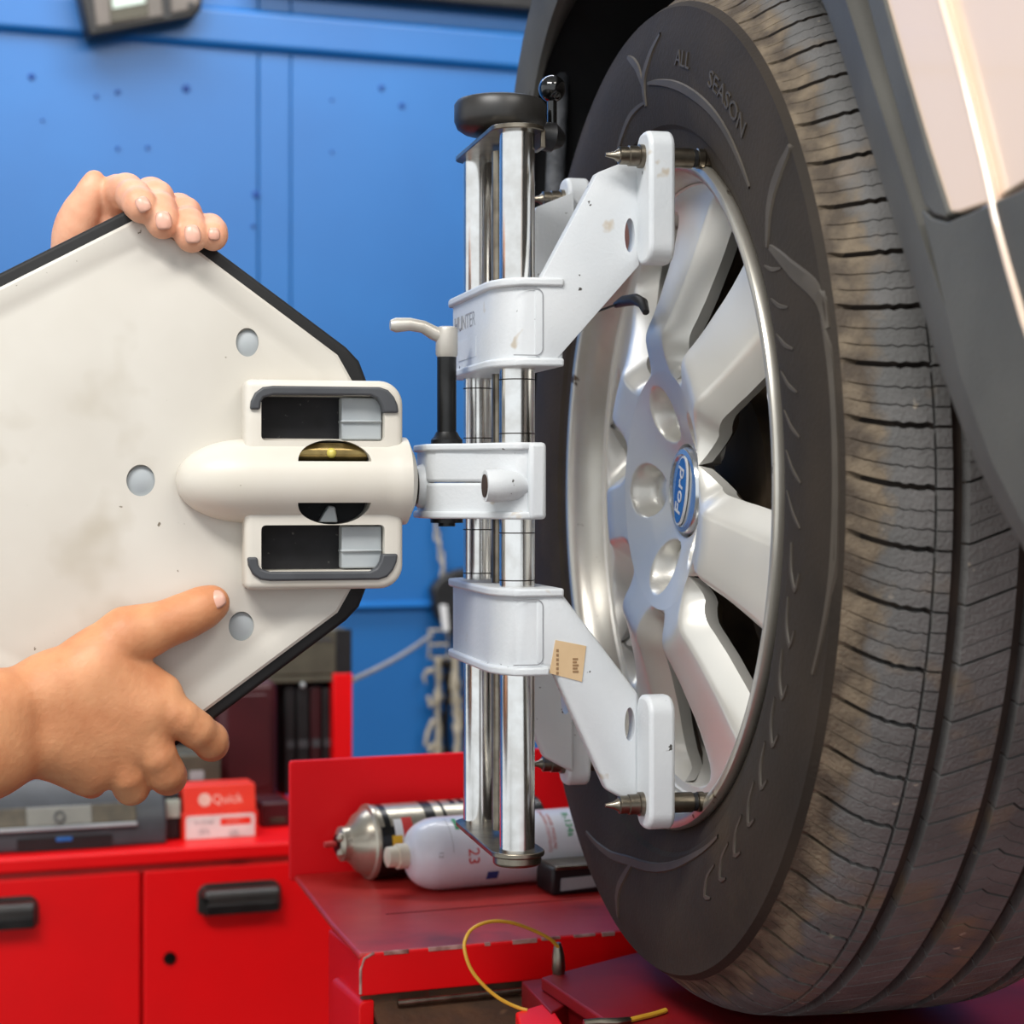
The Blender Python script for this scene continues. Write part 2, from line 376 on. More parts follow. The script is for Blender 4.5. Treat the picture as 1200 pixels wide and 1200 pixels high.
# lateral cuts per zone: (phase from, phase to, depth)
LAT = {0: [(.0, .105, .0080), (.36, .385, .0028), (.66, .685, .0028)], 1: [(.0, .05, .0045), (.33, .36, .003), (.67, .70, .003)],
       2: [(.10, .165, .005), (.43, .45, .0018), (.76, .78, .0018)], 3: [(.5, .55, .005), (.15, .17, .0018), (.82, .84, .0018)], 9: []}
ph = sorted(set([0.] + [v for z in LAT for (a, b, d) in LAT[z] for v in (a, a+.012, b-.012, b) if b-a > .03] + [v for z in LAT for (a, b, d) in LAT[z] for v in (a, (a+b)/2, b) if b-a <= .03] + [.24, .3, .58]))
ph = [p for i, p in enumerate(ph) if p < .999]
def latd(z, p):
    for a, b, d in LAT[z]:
        if b-a > .03:
            if a+.0115 <= p <= b-.0115: return d
        elif a+.0008 < p < b-.0008: return d
    return 0.
rng = random.Random(3)
rows_v = []; ncol = len(cols)
X = np.array([c[0] for c in cols]); R0 = np.array([tread_r(c[0]) for c in cols]); CD = np.array([c[2] for c in cols])
sh = []
for x, z, d in cols:
    side = 1 if x < .11 else -1; u = x if x < .11 else .22-x
    if u < .038: o = .0085*(1-np.clip((u+.004)/.036, 0, 1))**2+.0006*math.sin(u*2*PI/.0075)*(u > .012)
    elif u < .05: o = 0.
    else: o = .0
    if .05 < u < .09: o = .011*(u-.055)/.03
    if u >= .09: o = .011*(x-.094)/.03-.003
    sh.append(side*o/.37)
sh = np.array(sh)
LD = np.array([[latd(z, p) for (_, z, _) in cols] for p in ph])
fade = np.array([interp(min(x, .22-x), [-.006, -.001, .006, .02], [.0, .35, 1, 1]) for x, _, _ in cols])
LD = LD*fade
V = []
for k in range(PITCH):
    for i, p in enumerate(ph):
        th = (k+p)/PITCH*2*PI+sh
        r = R0-np.maximum(CD, LD[i])
        V.append(np.stack([X, -r*np.cos(th), r*np.sin(th)], 1))
V = np.concatenate(V); nrow = PITCH*len(ph)
tf = []; tm = []
zid = [c[1] for c in cols]
for i in range(nrow):
    j = (i+1) % nrow; pi_ = i % len(ph)
    for c in range(ncol-1):
        tf.append((i*ncol+c, i*ncol+c+1, j*ncol+c+1, j*ncol+c))
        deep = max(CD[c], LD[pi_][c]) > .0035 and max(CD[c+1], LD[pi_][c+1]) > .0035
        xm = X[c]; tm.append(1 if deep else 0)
# sidewalls
def side_prof():
    return [(.0135, .2255), (.0045, .2335), (.0005, .2395), (-.0016, .2450), (-.0050, .2520), (-.0058, .2570), (-.0088, .2600), (-.0118, .2700), (-.0138, .2850), (-.0148, .3000), (-.0146, .3140), (-.0130, .3260), (-.0112, .3350), (-.0108, .3400), (-.0080, .3420), (-.006, .3436)]
tb = MB(); tb.v = [tuple(p) for p in V]; tb.f = tf; tb.m = tm
NS = 180
for flip in (0, 1):
    rows = [[((.22-x) if flip else x, -r*math.cos(2*PI*k/NS), r*math.sin(2*PI*k/NS)) for k in range(NS)] for x, r in side_prof()]
    tb.grid(rows, 2, closed=True)
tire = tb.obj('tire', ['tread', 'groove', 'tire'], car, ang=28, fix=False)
bm = bmesh.new(); bm.from_mesh(tire.data); bmesh.ops.recalc_face_normals(bm, faces=bm.faces); bm.to_mesh(tire.data); bm.free()
tire['label'] = 'black muddy tread tyre'
# raised sidewall lettering and curves: (angle from the top towards the viewer, radius)
def side_x(r): 
    pr = sorted([(b, a) for a, b in side_prof()]); return interp(r, [p[0] for p in pr], [p[1] for p in pr])
def on_side(phi, r, up=0.): return (side_x(r)-up, -r*math.sin(phi), r*math.cos(phi))
def ring_text(txt, size, phi0, r0, up=.0006, name='raised_lettering', wide=1.0):
    vs, fs = text_mb(txt, size, .0004)
    m = MB(); m.add([on_side(phi0+v.x*wide/r0, r0+v.y, up+v.z) for v in vs], fs); return m.obj(name, 'tireraised', tire)
ring_text('ALL', .0155, math.radians(17.2), .305, wide=1.25)
ring_text('SEASON', .0155, math.radians(35.8), .304, wide=1.45)
def raised_band(pts, wdt, n=24, up=.0011, name='raised_band'):
    """band following a polyline of (degrees, radius) on the sidewall"""
    P = [(math.radians(a), r) for a, r in pts]; rows = []
    ts = np.linspace(0, len(P)-1, n)
    for t in ts:
        i = min(int(t), len(P)-2); f = t-i
        q = lambda a, b, c, d: .5*((2*b)+(c-a)*f+(2*a-5*b+4*c-d)*f*f+(3*b-a-3*c+d)*f**3)
        pa, pb, pc, pd = P[max(i-1, 0)], P[i], P[i+1], P[min(i+2, len(P)-1)]
        rows.append((q(pa[0], pb[0], pc[0], pd[0]), q(pa[1], pb[1], pc[1], pd[1])))
    out = []
    for i, (a, r) in enumerate(rows):
        a0, r0 = rows[max(i-1, 0)]; a1, r1 = rows[min(i+1, n-1)]
        tx, ty = (a1-a0)*r, r1-r0; L = math.hypot(tx, ty) or 1; nx, ny = -ty/L, tx/L
        wd = wdt*(.35+.65*math.sin(PI*i/(n-1)))
        out.append([on_side(a+nx*wd*s/r, min(r+ny*wd*s, .3415), u) for s, u in ((-1, -.0003), (-.7, up), (.7, up), (1, -.0003))])
    m = MB(); m.grid(out); return m.obj(name, 'tireraised', tire)
def pxs(L, x=-.013):
    o = []
    for p in L:
        q = onx(p[0], p[1], x); an = math.degrees(math.atan2(-q.y, q.z)); an = an+360 if (o and an < o[-1][0]-180) else an-360 if (o and an > o[-1][0]+180) else an; o.append((an, min(max(math.hypot(q.y, q.z), .262), .341)))
    return o
raised_band(pxs([(775, 40), (763, 70), (757, 95), (757, 125)]), .0045)
raised_band(pxs([(737, 67), (750, 80), (757, 105)]), .004)
raised_band(pxs([(757, 120), (740, 135), (728, 160), (718, 190)]), .003)
raised_band(pxs([(762, 98), (785, 98), (815, 112), (850, 150), (880, 220)]), .004)
raised_band(pxs([(926, 160), (914, 200), (905, 245), (901, 290)]), .0055)
raised_band(pxs([(905, 290), (930, 315), (955, 345), (975, 375)]), .006)
raised_band(pxs([(960, 370), (975, 450), (978, 560), (970, 680), (952, 790)]), .0035)
raised_band(pxs([(742, 1008), (728, 1040), (724, 1075)]), .0045)
raised_band(pxs([(690, 975), (715, 1000), (745, 1012), (800, 1008), (840, 980)]), .004)
for a in np.arange(96, 150, 6.5):
    raised_band([(a, .285), (a+3.4, .287), (a+5.2, .297), (a+3.0, .302)], .0022, 10, .0008)
for a in np.arange(60, 92, 5.): raised_band([(a, .272), (a+2.5, .285), (a+4.2, .30)], .0016, 8, .0006)

# ---- rim (alloy wheel): lip, barrel, seven spokes, dished hub
NSP = 7; HALF = PI/NSP
rb = MB(); seg = 200
lip = [(.030, .2190), (.018, .2212), (.0090, .2238), (.0010, .2268), (-.0040, .2300), (-.0068, .2338), (-.0078, .2372), (-.0070, .2402), (-.0040, .2418), (.0000, .2410), (.0050, .2370), (.0120, .2300)]
rb.grid([[(x, -r*math.cos(2*PI*k/seg), r*math.sin(2*PI*k/seg)) for k in range(seg)] for x, r in lip], 1, closed=True)
bar = [(.019, .2205), (.030, .2150), (.050, .2090), (.085, .2040), (.13, .2020), (.19, .2020), (.205, .2080), (.213, .2230)]
rb.grid([[(x, -r*math.cos(2*PI*k/seg), r*math.sin(2*PI*k/seg)) for k in range(seg)] for x, r in bar[:4]], 0, closed=True)
rb.grid([[(x, -r*math.cos(2*PI*k/seg), r*math.sin(2*PI*k/seg)) for k in range(seg)] for x, r in bar[3:]], 2, closed=True)
def sp_half(r): return math.radians(interp(r, [.086, .0885, .0915, .096, .103, .115, .132, .16, .183, .196, .203, .208, .2115, .2135], [25.714, 23.6, 21.6, 19.6, 18.0, 16.8, 15.6, 14.5, 14.0, 14.4, 15.4, 17.4, 20.8, 25.714]))
def face_x(r): return interp(r, [.034, .057, .086, .104, .110, .115, .120, .126, .14, .17, .20, .216, .222], [.0180, .0085, -.0020, -.0074, -.0083, -.0080, -.0064, -.0036, .0020, .0120, .0195, .0215, .0205])
rr = [.086, .0866, .0875, .0885, .090, .0925, .096, .100, .104, .107, .110, .1125, .115, .1175, .120, .123, .126, .132, .14, .147, .155, .165, .175, .185, .192, .198, .203, .206, .208, .210, .2115, .2125, .2135, .217, .2215]
tt = [-1, -.95, -.88, -.79, -.70, -.62, -.56, -.25, 0, .25, .56, .62, .70, .79, .88, .95, 1]
SPOKES = [3, 47, 110, 157, 210, 260, 309]            # degrees from the top towards the viewer
for s in range(NSP):
    c0 = math.radians(SPOKES[s])
    gl = math.radians(((SPOKES[s]-SPOKES[s-1]) % 360)/2); gr = math.radians(((SPOKES[(s+1) % NSP]-SPOKES[s]) % 360)/2)
    rows = []; wl = []; wr = []
    for r in rr:
        h = sp_half(r); g = min(1, max(0, (HALF-h)/math.radians(7))); k_ = min(1, max(0, (h-math.radians(13))/(HALF-math.radians(13)))); hs = {-1: h+(gl-HALF)*k_, 1: h+(gr-HALF)*k_}
        line = []
        for t in tt:
            a = c0+t*hs[-1 if t < 0 else 1]; e = max(0, (abs(t)-.6)/.4); x = face_x(r)+g*(.016*e**1.2)-g*.0012*(1-min(1, abs(t)/.5)**2)*0
            line.append((x, -r*math.sin(a), r*math.cos(a)))
        rows.append(line)
        wl.append(line[0]); wr.append(line[-1])
    rb.grid(rows, 0)
    for wv, sgn in ((wl, -1), (wr, 1)):
        i0 = next(i for i, r in enumerate(rr) if sp_half(r) < HALF-1e-4)-1; i1 = max(i for i, r in enumerate(rr) if sp_half(r) < HALF-1e-4)+1
        out = []
        for i in range(i0, i1+1):
            r = rr[i]; p = wv[i]
            h = sp_half(r); k_ = min(1, max(0, (h-math.radians(13))/(HALF-math.radians(13)))); a = c0+sgn*(h+((gl if sgn < 0 else gr)-HALF)*k_-math.radians(1.5)); e_ = p[0]; a2 = a-sgn*math.radians(4); out.append([p, (e_+.010, -r*math.sin(a), r*math.cos(a)), (e_+.016, -r*math.sin(a2), r*math.cos(a2))])
        rb.grid([o_[:2] for o_ in out], 0); rb.grid([o_[1:] for o_ in out], 2)
# hub with five lug pockets
LUG = [math.radians(-90+72*i) for i in range(5)]
rows = []
for r in list(np.linspace(.034, .086, 40)):
    line = []
    for k in range(420):
        a = 2*PI*k/420; x = face_x(r)
        y, z = -r*math.sin(a), r*math.cos(a)
        for L in LUG:
            d = math.hypot(y+.0585*math.sin(L), z-.0585*math.cos(L))
            if d < .0205:
                q = min(1, max(0, (.0205-d)/.0055)); q = q*q*(3-2*q); x += .017*q
        line.append((x, y, z))
    rows.append(line)
rb.grid(rows, 0, closed=True)
bore = [(.0175, .034), (.022, .0325), (.030, .032)]
rb.grid([[(x, -r*math.cos(2*PI*k/60), r*math.sin(2*PI*k/60)) for k in range(60)] for x, r in bore], 0, closed=True)
rb.cyl((.05, 0, 0), (.085, 0, 0), .078, seg=48, mi=2)
rim = rb.obj('alloy_rim', ['alloy', 'alloylip', 'brakedust'], car, ang=40, fix=False)
rim['label'] = 'silver seven-spoke alloy rim'
cp = MB(); cp.lathe((.026, 0, 0), (-1, 0, 0), [(0, .0318), (.0085, .0318), (.0112, .0300), (.0118, .0265), (.0105, .0255)], 48); cap = cp.obj('center_cap', 'capring', rim)
def ellip(a, b, n=40): return [(a*math.cos(2*PI*k/n), b*math.sin(2*PI*k/n)) for k in range(n)]
# oval emblem, turned as the wheel stands (long axis upright, leaning)
EM = math.radians(72)
def emb(u, v): return (-(u*math.cos(EM)-v*math.sin(EM)), u*math.sin(EM)+v*math.cos(EM))
m = MB(); m.prism([emb(*p) for p in ellip(.0262, .0125)], 0, .0135, .0150, 0); m.prism([emb(*p) for p in ellip(.0245, .0110)], 0, .0130, .0140, 1)
vs, fs = text_mb('Ford', .0165, .0002)
m.add([(.0128-v.z, *emb(v.x*1.15, v.y)) for v in vs], fs, 0)
em = m.obj('oval_emblem', ['white', 'capblue'], rim, fix=False); em['label'] = 'blue oval wheel cap emblem'
for L in LUG:
    y, z = -.0585*math.sin(L), .0585*math.cos(L); n = MB(); n.lathe((.026, y, z), (-1, y, z), [(0, .0150), (.002, .0150), (.0045, .0138), (.0065, .0105), (.0078, .0060), (.0082, .0010)], 28); n.obj('lug_nut', 'alloy', rim)
va = math.radians(72); vp = lambda x, r: (x, -r*math.sin(va), r*math.cos(va))
m = MB(); m.cyl(vp(.030, .207), vp(.027, .196), .0055, .005, 14, 0); m.cyl(vp(.027, .196), vp(.012, .188), .0038, None, 14, 0); m.obj('valve_stem', 'white', rim)
# balance weight on the lip
# brake behind the spokes
m = MB(); m.lathe((.115, 0, 0), (1, 0, 0), [(0, .07), (.0, .160), (.024, .160), (.024, .07)], 64); m.lathe((.085, 0, 0), (1, 0, 0), [(0, .02), (0, .078), (.04, .08)], 48); m.obj('brake_disc', 'rotor', car)
m = MB(); m.lathe((.15, 0, 0), (1, 0, 0), [(0, .03), (.0, .185), (.004, .185), (.004, .03)], 48); m.obj('dust_shield', 'rotor', car)
m = MB(); m.cyl((.16, 0, 0), (.62, 0, 0), .045, .04, 20); m.obj('axle', 'liner', car)

# ---- body: flare (cladding) round the arch, paint, liner
A = [onx(1230, 690, 0), onx(1200, 640, 0), onx(1150, 560, 0), onx(1110, 450, 0), onx(1060, 290, 0), onx(1010, 130, 0), onx(970, 0, 0)]
A = [(p.y, p.z) for p in A]+[(-.255, .325), (-.19, .375), (-.10, .420), (.0, .437), (.10, .440), (.18, .434), (.245, .414), (.296, .380), (.330, .335), (.350, .28), (.358, .20), (.360, .10), (.360, -.05), (.358, -.16)]
def resamp(P, n=90):
    P = np.array(P); d = np.r_[0, np.cumsum(np.hypot(*np.diff(P, axis=0).T))]
    t = np.linspace(0, d[-1], n); return np.stack([np.interp(t, d, P[:, 0]), np.interp(t, d, P[:, 1])], 1)
def smooth(P, k=4):
    for _ in range(k): P[1:-1] = .25*P[:-2]+.5*P[1:-1]+.25*P[2:]
    return P
A = smooth(resamp(A)); T = np.gradient(A, axis=0); T /= np.hypot(T[:, 0], T[:, 1])[:, None]; NO = np.stack([T[:, 1]*-1, T[:, 0]], 1)
if NO[45][1] < 0: NO = -NO
xo = np.array([interp(p[0], [-.5, 0, .2, .42], [0, -.002, -.012, -.016]) for p in A])
fw = np.array([interp(p[0]*(1 if p[1] > .1 else 1), [-.6, -.3, .2, .35, .41], [.036, .036, .036, .030, .024]) for p in A])
prof = [(.028, .000), (.004, .000), (-.001, .004), (-.005, .3), (-.010, .9), (-.0105, 1.), (.004, 1.02)]
dep = [interp(q_[0], [.15, .33], [.028, .002]) for q_ in A]
rows = [[(xo[i]+(dep[i] if px_ == .028 else min(px_, dep[i])), *(A[i]+NO[i]*(f*fw[i] if f else 0))) for px_, f in prof] for i in range(len(A))]
m = MB(); m.grid(rows); fo = m.obj('wheel_arch_flare', 'clad', car, ang=30); md = fo.modifiers.new('solid', 'SOLIDIFY'); md.thickness = .003
# liner: dark inner wheel well
g = MB(); rows = []
for i in range(len(A)):
    b = A[i]+NO[i]*.004; c = A[i]+NO[i]*.02; c = c*max(1, .425/np.hypot(*c)); rows.append([(xo[i]+dep[i]-.003, *b), (xo[i]+dep[i], *c), (.07, *c), (.30, *c), (.32, *(A[i]*.2))])
g.grid(rows); lo_ = g.obj('wheel_liner', 'liner', car); md = lo_.modifiers.new('solid', 'SOLIDIFY'); md.thickness = .004; md.offset = 1
def panel(name, pts, x, mats, parent, thick=.006, bevel=.0015, seg=2, smoothn=0):
    P = [onx(px, py, x) for px, py in pts]; m = MB(); m.prism([(p.y, p.z) for p in P], 0, x, x+thick); return m.obj(name, mats, parent, bevel=bevel, seg=seg)
panel('lower_cladding', [(1079, 245), (1092, 256), (1110, 260), (1140, 248), (1200, 221), (1330, 170), (1330, 900), (1262, 760), (1205, 630), (1160, 540), (1124, 440), (1100, 330)], -.0112, 'clad', car, .010, .001)
panel('cladding_lip', [(960, -160), (1016, 0), (1040, 90), (1066, 180), (1083, 240), (1094, 252), (1108, 256), (1111, 250), (1085, 170), (1060, 85), (1036, 0), (985, -160)], -.0125, 'clad', car, .012, .0012)
panel('fender_panel', [(985, -160), (1036, 0), (1062, 88), (1088, 172), (1107, 242), (1113, 250), (1124, 249), (1164, 235), (1158, 205), (1140, 130), (1122, 60), (1106, 0), (1066, -160)], -.0105, 'paint', car, .012, .0016, 3)
panel('bumper_panel', [(1066, -160), (1106, 0), (1124, 60), (1142, 130), (1160, 205), (1167, 234), (1185, 222), (1210, 207), (1340, 150), (1340, -160)], -.0070, 'paint', car, .010, .0012)
cr = [onx(px, py, -.0105) for px, py in ((1064, -160), (1085, -80), (1104, 0), (1121, 60), (1139, 130), (1157, 205), (1168, 255), (1183, 310), (1202, 375), (1228, 450))]
m = MB(); m.tube(cr, .0026, 10); m.obj('panel_crease', 'paint', car)
panel('gloss_strip', [(1148, 243), (1166, 236), (1182, 305), (1204, 380), (1232, 455), (1215, 455), (1186, 385), (1165, 315)], -.0100, 'capring', car, .004, .0008)
panel('side_cover', [(1170, 240), (1212, 212), (1340, 160), (1340, 560), (1240, 470), (1208, 380), (1186, 305)], -.0092, 'clad2', car, .006, .001)
# strut and inner ribs seen behind the wheel
def rod(name, pts, r, mt, x, parent):
    m = MB(); m.tube([onx(px, py, x) for px, py in pts], r, 12); return m.obj(name, mt, parent)
m = MB(); m.tube([ony(px, py, .335) for px, py in ((668, 10), (662, 40), (655, 100), (650, 240), (645, 330))], .009, 12); m.obj('strut', 'strut', car)

# ================================================================== WHEEL CLAMP
cl = tag(empty('wheel_clamp', WC, CA), 'white and chrome four-arm wheel clamp gripping the alloy rim', 'clamp')
PX = -.1235; YN, YF = -.062, .058
for y, r, nm in ((YN, .0120, 'near'), (YF, .0110, 'far')):
    m = MB(); m.cyl((PX, y, -.243), (PX, y, .2425), r, seg=48)
    for z in (.075, .0385, -.0285, -.0605): m.cyl((PX, y, z-.0004), (PX, y, z+.0004), r+.0001, seg=48, mi=1)
    m.obj('guide_rod', ['chrome', 'darksteel'], cl, ang=40)
m = MB(); m.cyl((PX+.0015, .0, -.24), (PX+.0015, .0, .24), .0045, seg=20); m.obj('lead_screw', 'steel', cl)
def hull_xy(r0, r1, n=14):
    out = [(PX+r0*math.cos(a), YN+r0*math.sin(a)) for a in np.linspace(PI, 2*PI, n)]+[(PX+r1*math.cos(a), YF+r1*math.sin(a)) for a in np.linspace(0, PI, n)]
    return out
m = MB(); m.prism(hull_xy(.0185, .0165), 2, .2425, .2460); m.prism([(PX+.0150, YN-.006), (PX+.0185, YN-.006), (PX+.0185, YN+.016), (PX+.0150, YN+.016)], 2, .232, .2445); m.obj('end_plate', 'steel', cl, bevel=.0006)
m = MB(); m.prism(hull_xy(.0185, .0165), 2, -.2465, -.2430); m.lathe((PX, YN, -.2465), (PX, YN, -1), [(0, .0165), (.005, .0165), (.0065, .0150)], 32); m.obj('end_plate', 'steel', cl, bevel=.0006)
# handwheel with its crank knob
m = MB(); kc = (-.1215, -.004)
m.lathe((kc[0], kc[1], .2462), (kc[0], kc[1], 1), [(0, .008), (.004, .012), (.006, .026), (.009, .0305), (.014, .0325), (.0255, .0325), (.0285, .0305), (.0300, .026), (.0300, .001)], 56)
hw = m.obj('handwheel', 'knob', cl)
kk = onx(647, 104, -.080); ka = onx(640, 135, -.085)
m = MB(); m.tube([(kc[0]+.02, kc[1]+.012, .259), (-.092, .012, .2555), (-.080, kk.y, .2535), (-.076, kk.y+.004, .2535)], [.009, .010, .011, .008], 14); m.obj('crank_arm', 'black', hw)
m = MB(); m.ball((kk.x, kk.y, kk.z), .0098, 24); m.cyl((kk.x, kk.y, .2555), (kk.x, kk.y, kk.z-.006), .0035, seg=12); m.obj('crank_knob', 'glossblack', hw)

# the two sliding brackets
def bracket(name, zlo, zhi, s, pin_z, tip_z, inner_z, ex):
    """s=+1 upper, -1 lower; body wraps both rods, two legs reach to the rim"""
    b = MB()
    body = [(-.1415, -.052), (-.1405, -.062), (-.1365, -.075), (-.129, -.0865), (-.122, -.0895), (-.0985, -.0895), (-.0985, .086), (-.122, .086), (-.133, .082), (-.1390, .074), (-.1405, .066)]
    b.prism(body, 2, zlo, zhi)
    o = b.obj(name, ['clamp', 'clampdirt'], cl, bevel=.0022, seg=3)
    o['label'] = ex
    big = [((x-.003 if x < -.11 else x), y+(-.0028 if y < -.06 else .0028 if y > .07 else 0)) for x, y in body]
    for z0, z1 in ((zlo-.0015, zlo+.0042), (zhi-.0042, zhi+.0015)):
        lim = -.1085 if (s < 0 and z0 < zlo) else 9
        f_ = MB(); f_.prism([(min(x, lim), y) for x, y in big], 2, z0, z1); f_.obj('flange', 'clamp', o, bevel=.0016, seg=3)
    for sy in (-1, 1):
        yo = -.0902 if sy < 0 else .0868
        y0, y1 = (yo, yo+.013) if sy < 0 else (yo-.013, yo)
        zin = zhi if s > 0 else zlo; zout = zlo if s > 0 else zhi
        leg = [(-.106, zlo), (-.118, zlo+.006), (-.118, zhi-.006), (-.114, zin), (-.0745, tip_z), (-.046, tip_z+s*.012), (-.046, inner_z), (-.106+.0, zout+s*.0005)] if s > 0 else \
              [(-.106, zhi), (-.118, zhi-.006), (-.118, zlo+.006), (-.106, zin+.003), (-.068, tip_z), (-.046, tip_z-.012), (-.046, inner_z), (-.1005, zout-.0005)]
        L = MB(); L.prism(leg, 1, y0, y1)
        lg = L.obj('leg', 'clamp', o, bevel=.0030, seg=3)
        # oval slot through the leg by its foot
        c = MB(); zc = inner_z+s*.020; c.prism([(-.0525+.0036*math.cos(t), zc+.0115*math.sin(t)) for t in np.linspace(0, 2*PI, 25)[:-1]], 1, y0-.01, y1+.01, 0)
        bake(lg); cut(lg, [c.obj('slot_cutter', 'hollow', None)]); lg.parent = o
        # stiffening rib where leg meets foot
        # foot: plate that carries the pin
        zt, zb = pin_z+s*.0165, inner_z-s*.001; z0, z1 = min(zt, zb), max(zt, zb)
        yc = -.1035 if sy < 0 else .0985
        ya, yb = (yc-.0155, yc+.016)
        FT = MB(); FT.prism(rounded(ya, z0, yb, z1, .0125), 0, -.0475, -.0295)
        ft = FT.obj('foot', 'clamp', o, bevel=.0028, seg=3)
        # pin
        tip = .0035; p = MB()
        p.lathe((-.0295, yc, pin_z), (1, yc, pin_z), [(0, .0068), (.016, .0068), (.0165, .0058), (.0195, .0058), (.020, .0068), (.024, .0068), (.025, .0060), (.029, .0060), (.034, .0022), (.0375, .0012)], 28)
        p.lathe((-.0475, yc, pin_z), (-1, yc, pin_z), [(0, .0080), (.003, .0080), (.0035, .0068), (.010, .0068), (.0105, .0060), (.0165, .0060), (.0170, .0045), (.020, .0025), (.026, .0012)], 28)
        p.lathe((-.0128, yc, pin_z), (-.0105, yc, pin_z), [(0, .0061), (.0025, .0061)], 28, mi=1)
        p.obj('grip_pin', ['steel', 'black'], o, ang=25)
    return o
up = bracket('upper_bracket', .0840, .1400, 1, .2225, .2130, .1515, 'upper white bracket with two legs')
lo = bracket('lower_bracket', -.1215, -.0665, -1, -.2085, -.2010, -.1370, 'lower white bracket with tan sticker')
# framed panels on the near faces
for o, z0, z1 in ((up, .0895, .1345), (lo, -.1160, -.0720)):
    m = MB(); R_ = rounded(-.1330, z0, -.1125, z1, .005, 6, (0, 1, 1, 0)); R2 = rounded(-.1330, z0+.0007, -.1132, z1-.0007, .0044, 6, (0, 1, 1, 0))
    n = len(R_); m.add([(a, -.0907, b) for a, b in R_]+[(a, -.0907, b) for a, b in R2]+[(a, -.0880, b) for a, b in R_]+[(a, -.0907, b) for a, b in R2], [(i, (i+1) % n, n+(i+1) % n, n+i) for i in range(n)], 0)
    m.obj('panel_edge', 'inkgrey', o)
# worn maker's plate on the upper bracket: embossed capital letters
vs, fs = text_mb('HUNTER', .0150, .0004)
m = MB(); m.add([(-.1412-v.z+.0004, .024-v.x*1.2, .1205+v.y) for v in vs], fs)
m.prism([(-.014, .094), (.046, .094), (.046, .108), (-.014, .108)], 0, -.1413, -.1408, 1)
m.obj('lettering_plate', ['inkgrey', 'clamp'], up)
# tan sticker on the lower near leg
st = [ony(px, py, -.0908) for px, py in ((651, 750), (687, 757), (682, 799), (644, 789))]
m = MB(); m.add([(p.x, -.0908, p.z) for p in st]+[(p.x, -.0900, p.z) for p in st], [(0, 1, 2, 3), (0, 1, 5, 4), (1, 2, 6, 5), (2, 3, 7, 6), (3, 0, 4, 7)])
stk = m.obj('sticker', 'sticker', lo); stk['label'] = 'tan square sticker'
m = MB(); a = ony(676, 779, -.094)
for i, wd in enumerate((.004, .0032, .004, .0028, .0036)): m.box((a.x-.002, -.0911, a.z-.0055+i*.0021), (a.x-.002+wd, -.0908, a.z-.0055+i*.0021+.0013))
a = ony(655, 775, -.094)
for i in range(6): m.box((a.x-.001, -.0911, a.z-.009+i*.003), (a.x+.0006, -.0908, a.z-.009+i*.003+.0018))
m.obj('sticker_print', 'stickerink', stk)
# centre block, split along the middle
cb = None
poly = [(-.1770, -.020), (-.1725, -.030), (-.150, -.048), (-.1405, -.064), (-.130, -.0800), (-.124, -.0835), (-.1130, -.0835), (-.1130, .082), (-.124, .082), (-.140, .070), (-.1725, .026), (-.1770, .018)]
b = MB(); b.prism(poly, 2, .0060, .0300); cb = b.obj('center_block', 'clamp', cl, bevel=.002, seg=3)
b = MB(); b.prism(poly, 2, -.0170, .0054); b.obj('lower_half', 'clamp', cb, bevel=.002, seg=3)
big = [(x-.0025, y*1.035) if x < -.11 else (x, y*1.035) for x, y in poly]
for z0, z1 in ((.0272, .0322), (-.0192, -.0142)):
    f_ = MB(); f_.prism(big, 2, z0, z1); f_.obj('flange', 'clamp', cb, bevel=.0015, seg=3)
b = MB(); b.box((-.1215, -.0885, -.0192), (-.1095, .086, .0322)); b.obj('end_flange', 'clamp', cb, bevel=.003, seg=3)
bo = ony(552, 571, -.080); b = MB(); b.lathe((-.1500, -.0800, bo.z+.001), (-.120, -.0790, bo.z+.001), [(0, .0105), (.008, .0112), (.022, .0095), (.032, .004)], 28); bs = b.obj('screw_boss', 'clamp', cb)
b = MB(); b.cyl((-.1506, -.0800, bo.z+.001), (-.145, -.0800, bo.z+.001), .0078, seg=20); b.obj('set_screw', 'hollow', cb)
# shaft that carries the target, clamping lever
sz = .0030
m = MB(); m.lathe((-.2250, 0, sz), (1, 0, sz), [(0, .010), (.036, .010), (.0365, .0125), (.044, .0125)], 32); m.obj('spindle', 'darksteel', cl)
m = MB(); m.lathe((-.1815, -.001, sz), (1, 0, sz), [(0, .014), (.006, .0165), (.010, .0165)], 32); m.obj('spindle_collar', 'clamp', cl)
lx = -.1605; ly = -.006
m = MB(); m.lathe((lx, ly, .0315), (lx, ly, 1), [(0, .0112), (.004, .0112), (.0065, .0090), (.0095, .0075), (.0095, .0068), (.075, .0068)], 28, 0)
m.obj('lever_shaft', 'gunmetal', cl)
m = MB(); m.lathe((lx, ly, -.0190), (lx, ly, -1), [(0, .0115), (.0035, .0115), (.0035, .006), (.006, .006)], 24, 0); m.obj('lever_nut', 'gunmetal', cl)
t = [ony(px, py, ly) for px, py in ((519, 394), (508, 390), (496, 383), (480, 380), (464, 381))]
m = MB(); m.lathe((lx, ly, .0935), (lx, ly, 1), [(0, .0068), (.002, .0078), (.0185, .0078), (.0205, .0072), (.0215, .005)], 28)
m.tube([tuple(p) for p in t]+[(t[-1].x-.004, ly, t[-1].z)], [.0055, .0050, .0044, .0046, .0052, .0036], 16); m.obj('lever_handle', 'lever', cl)
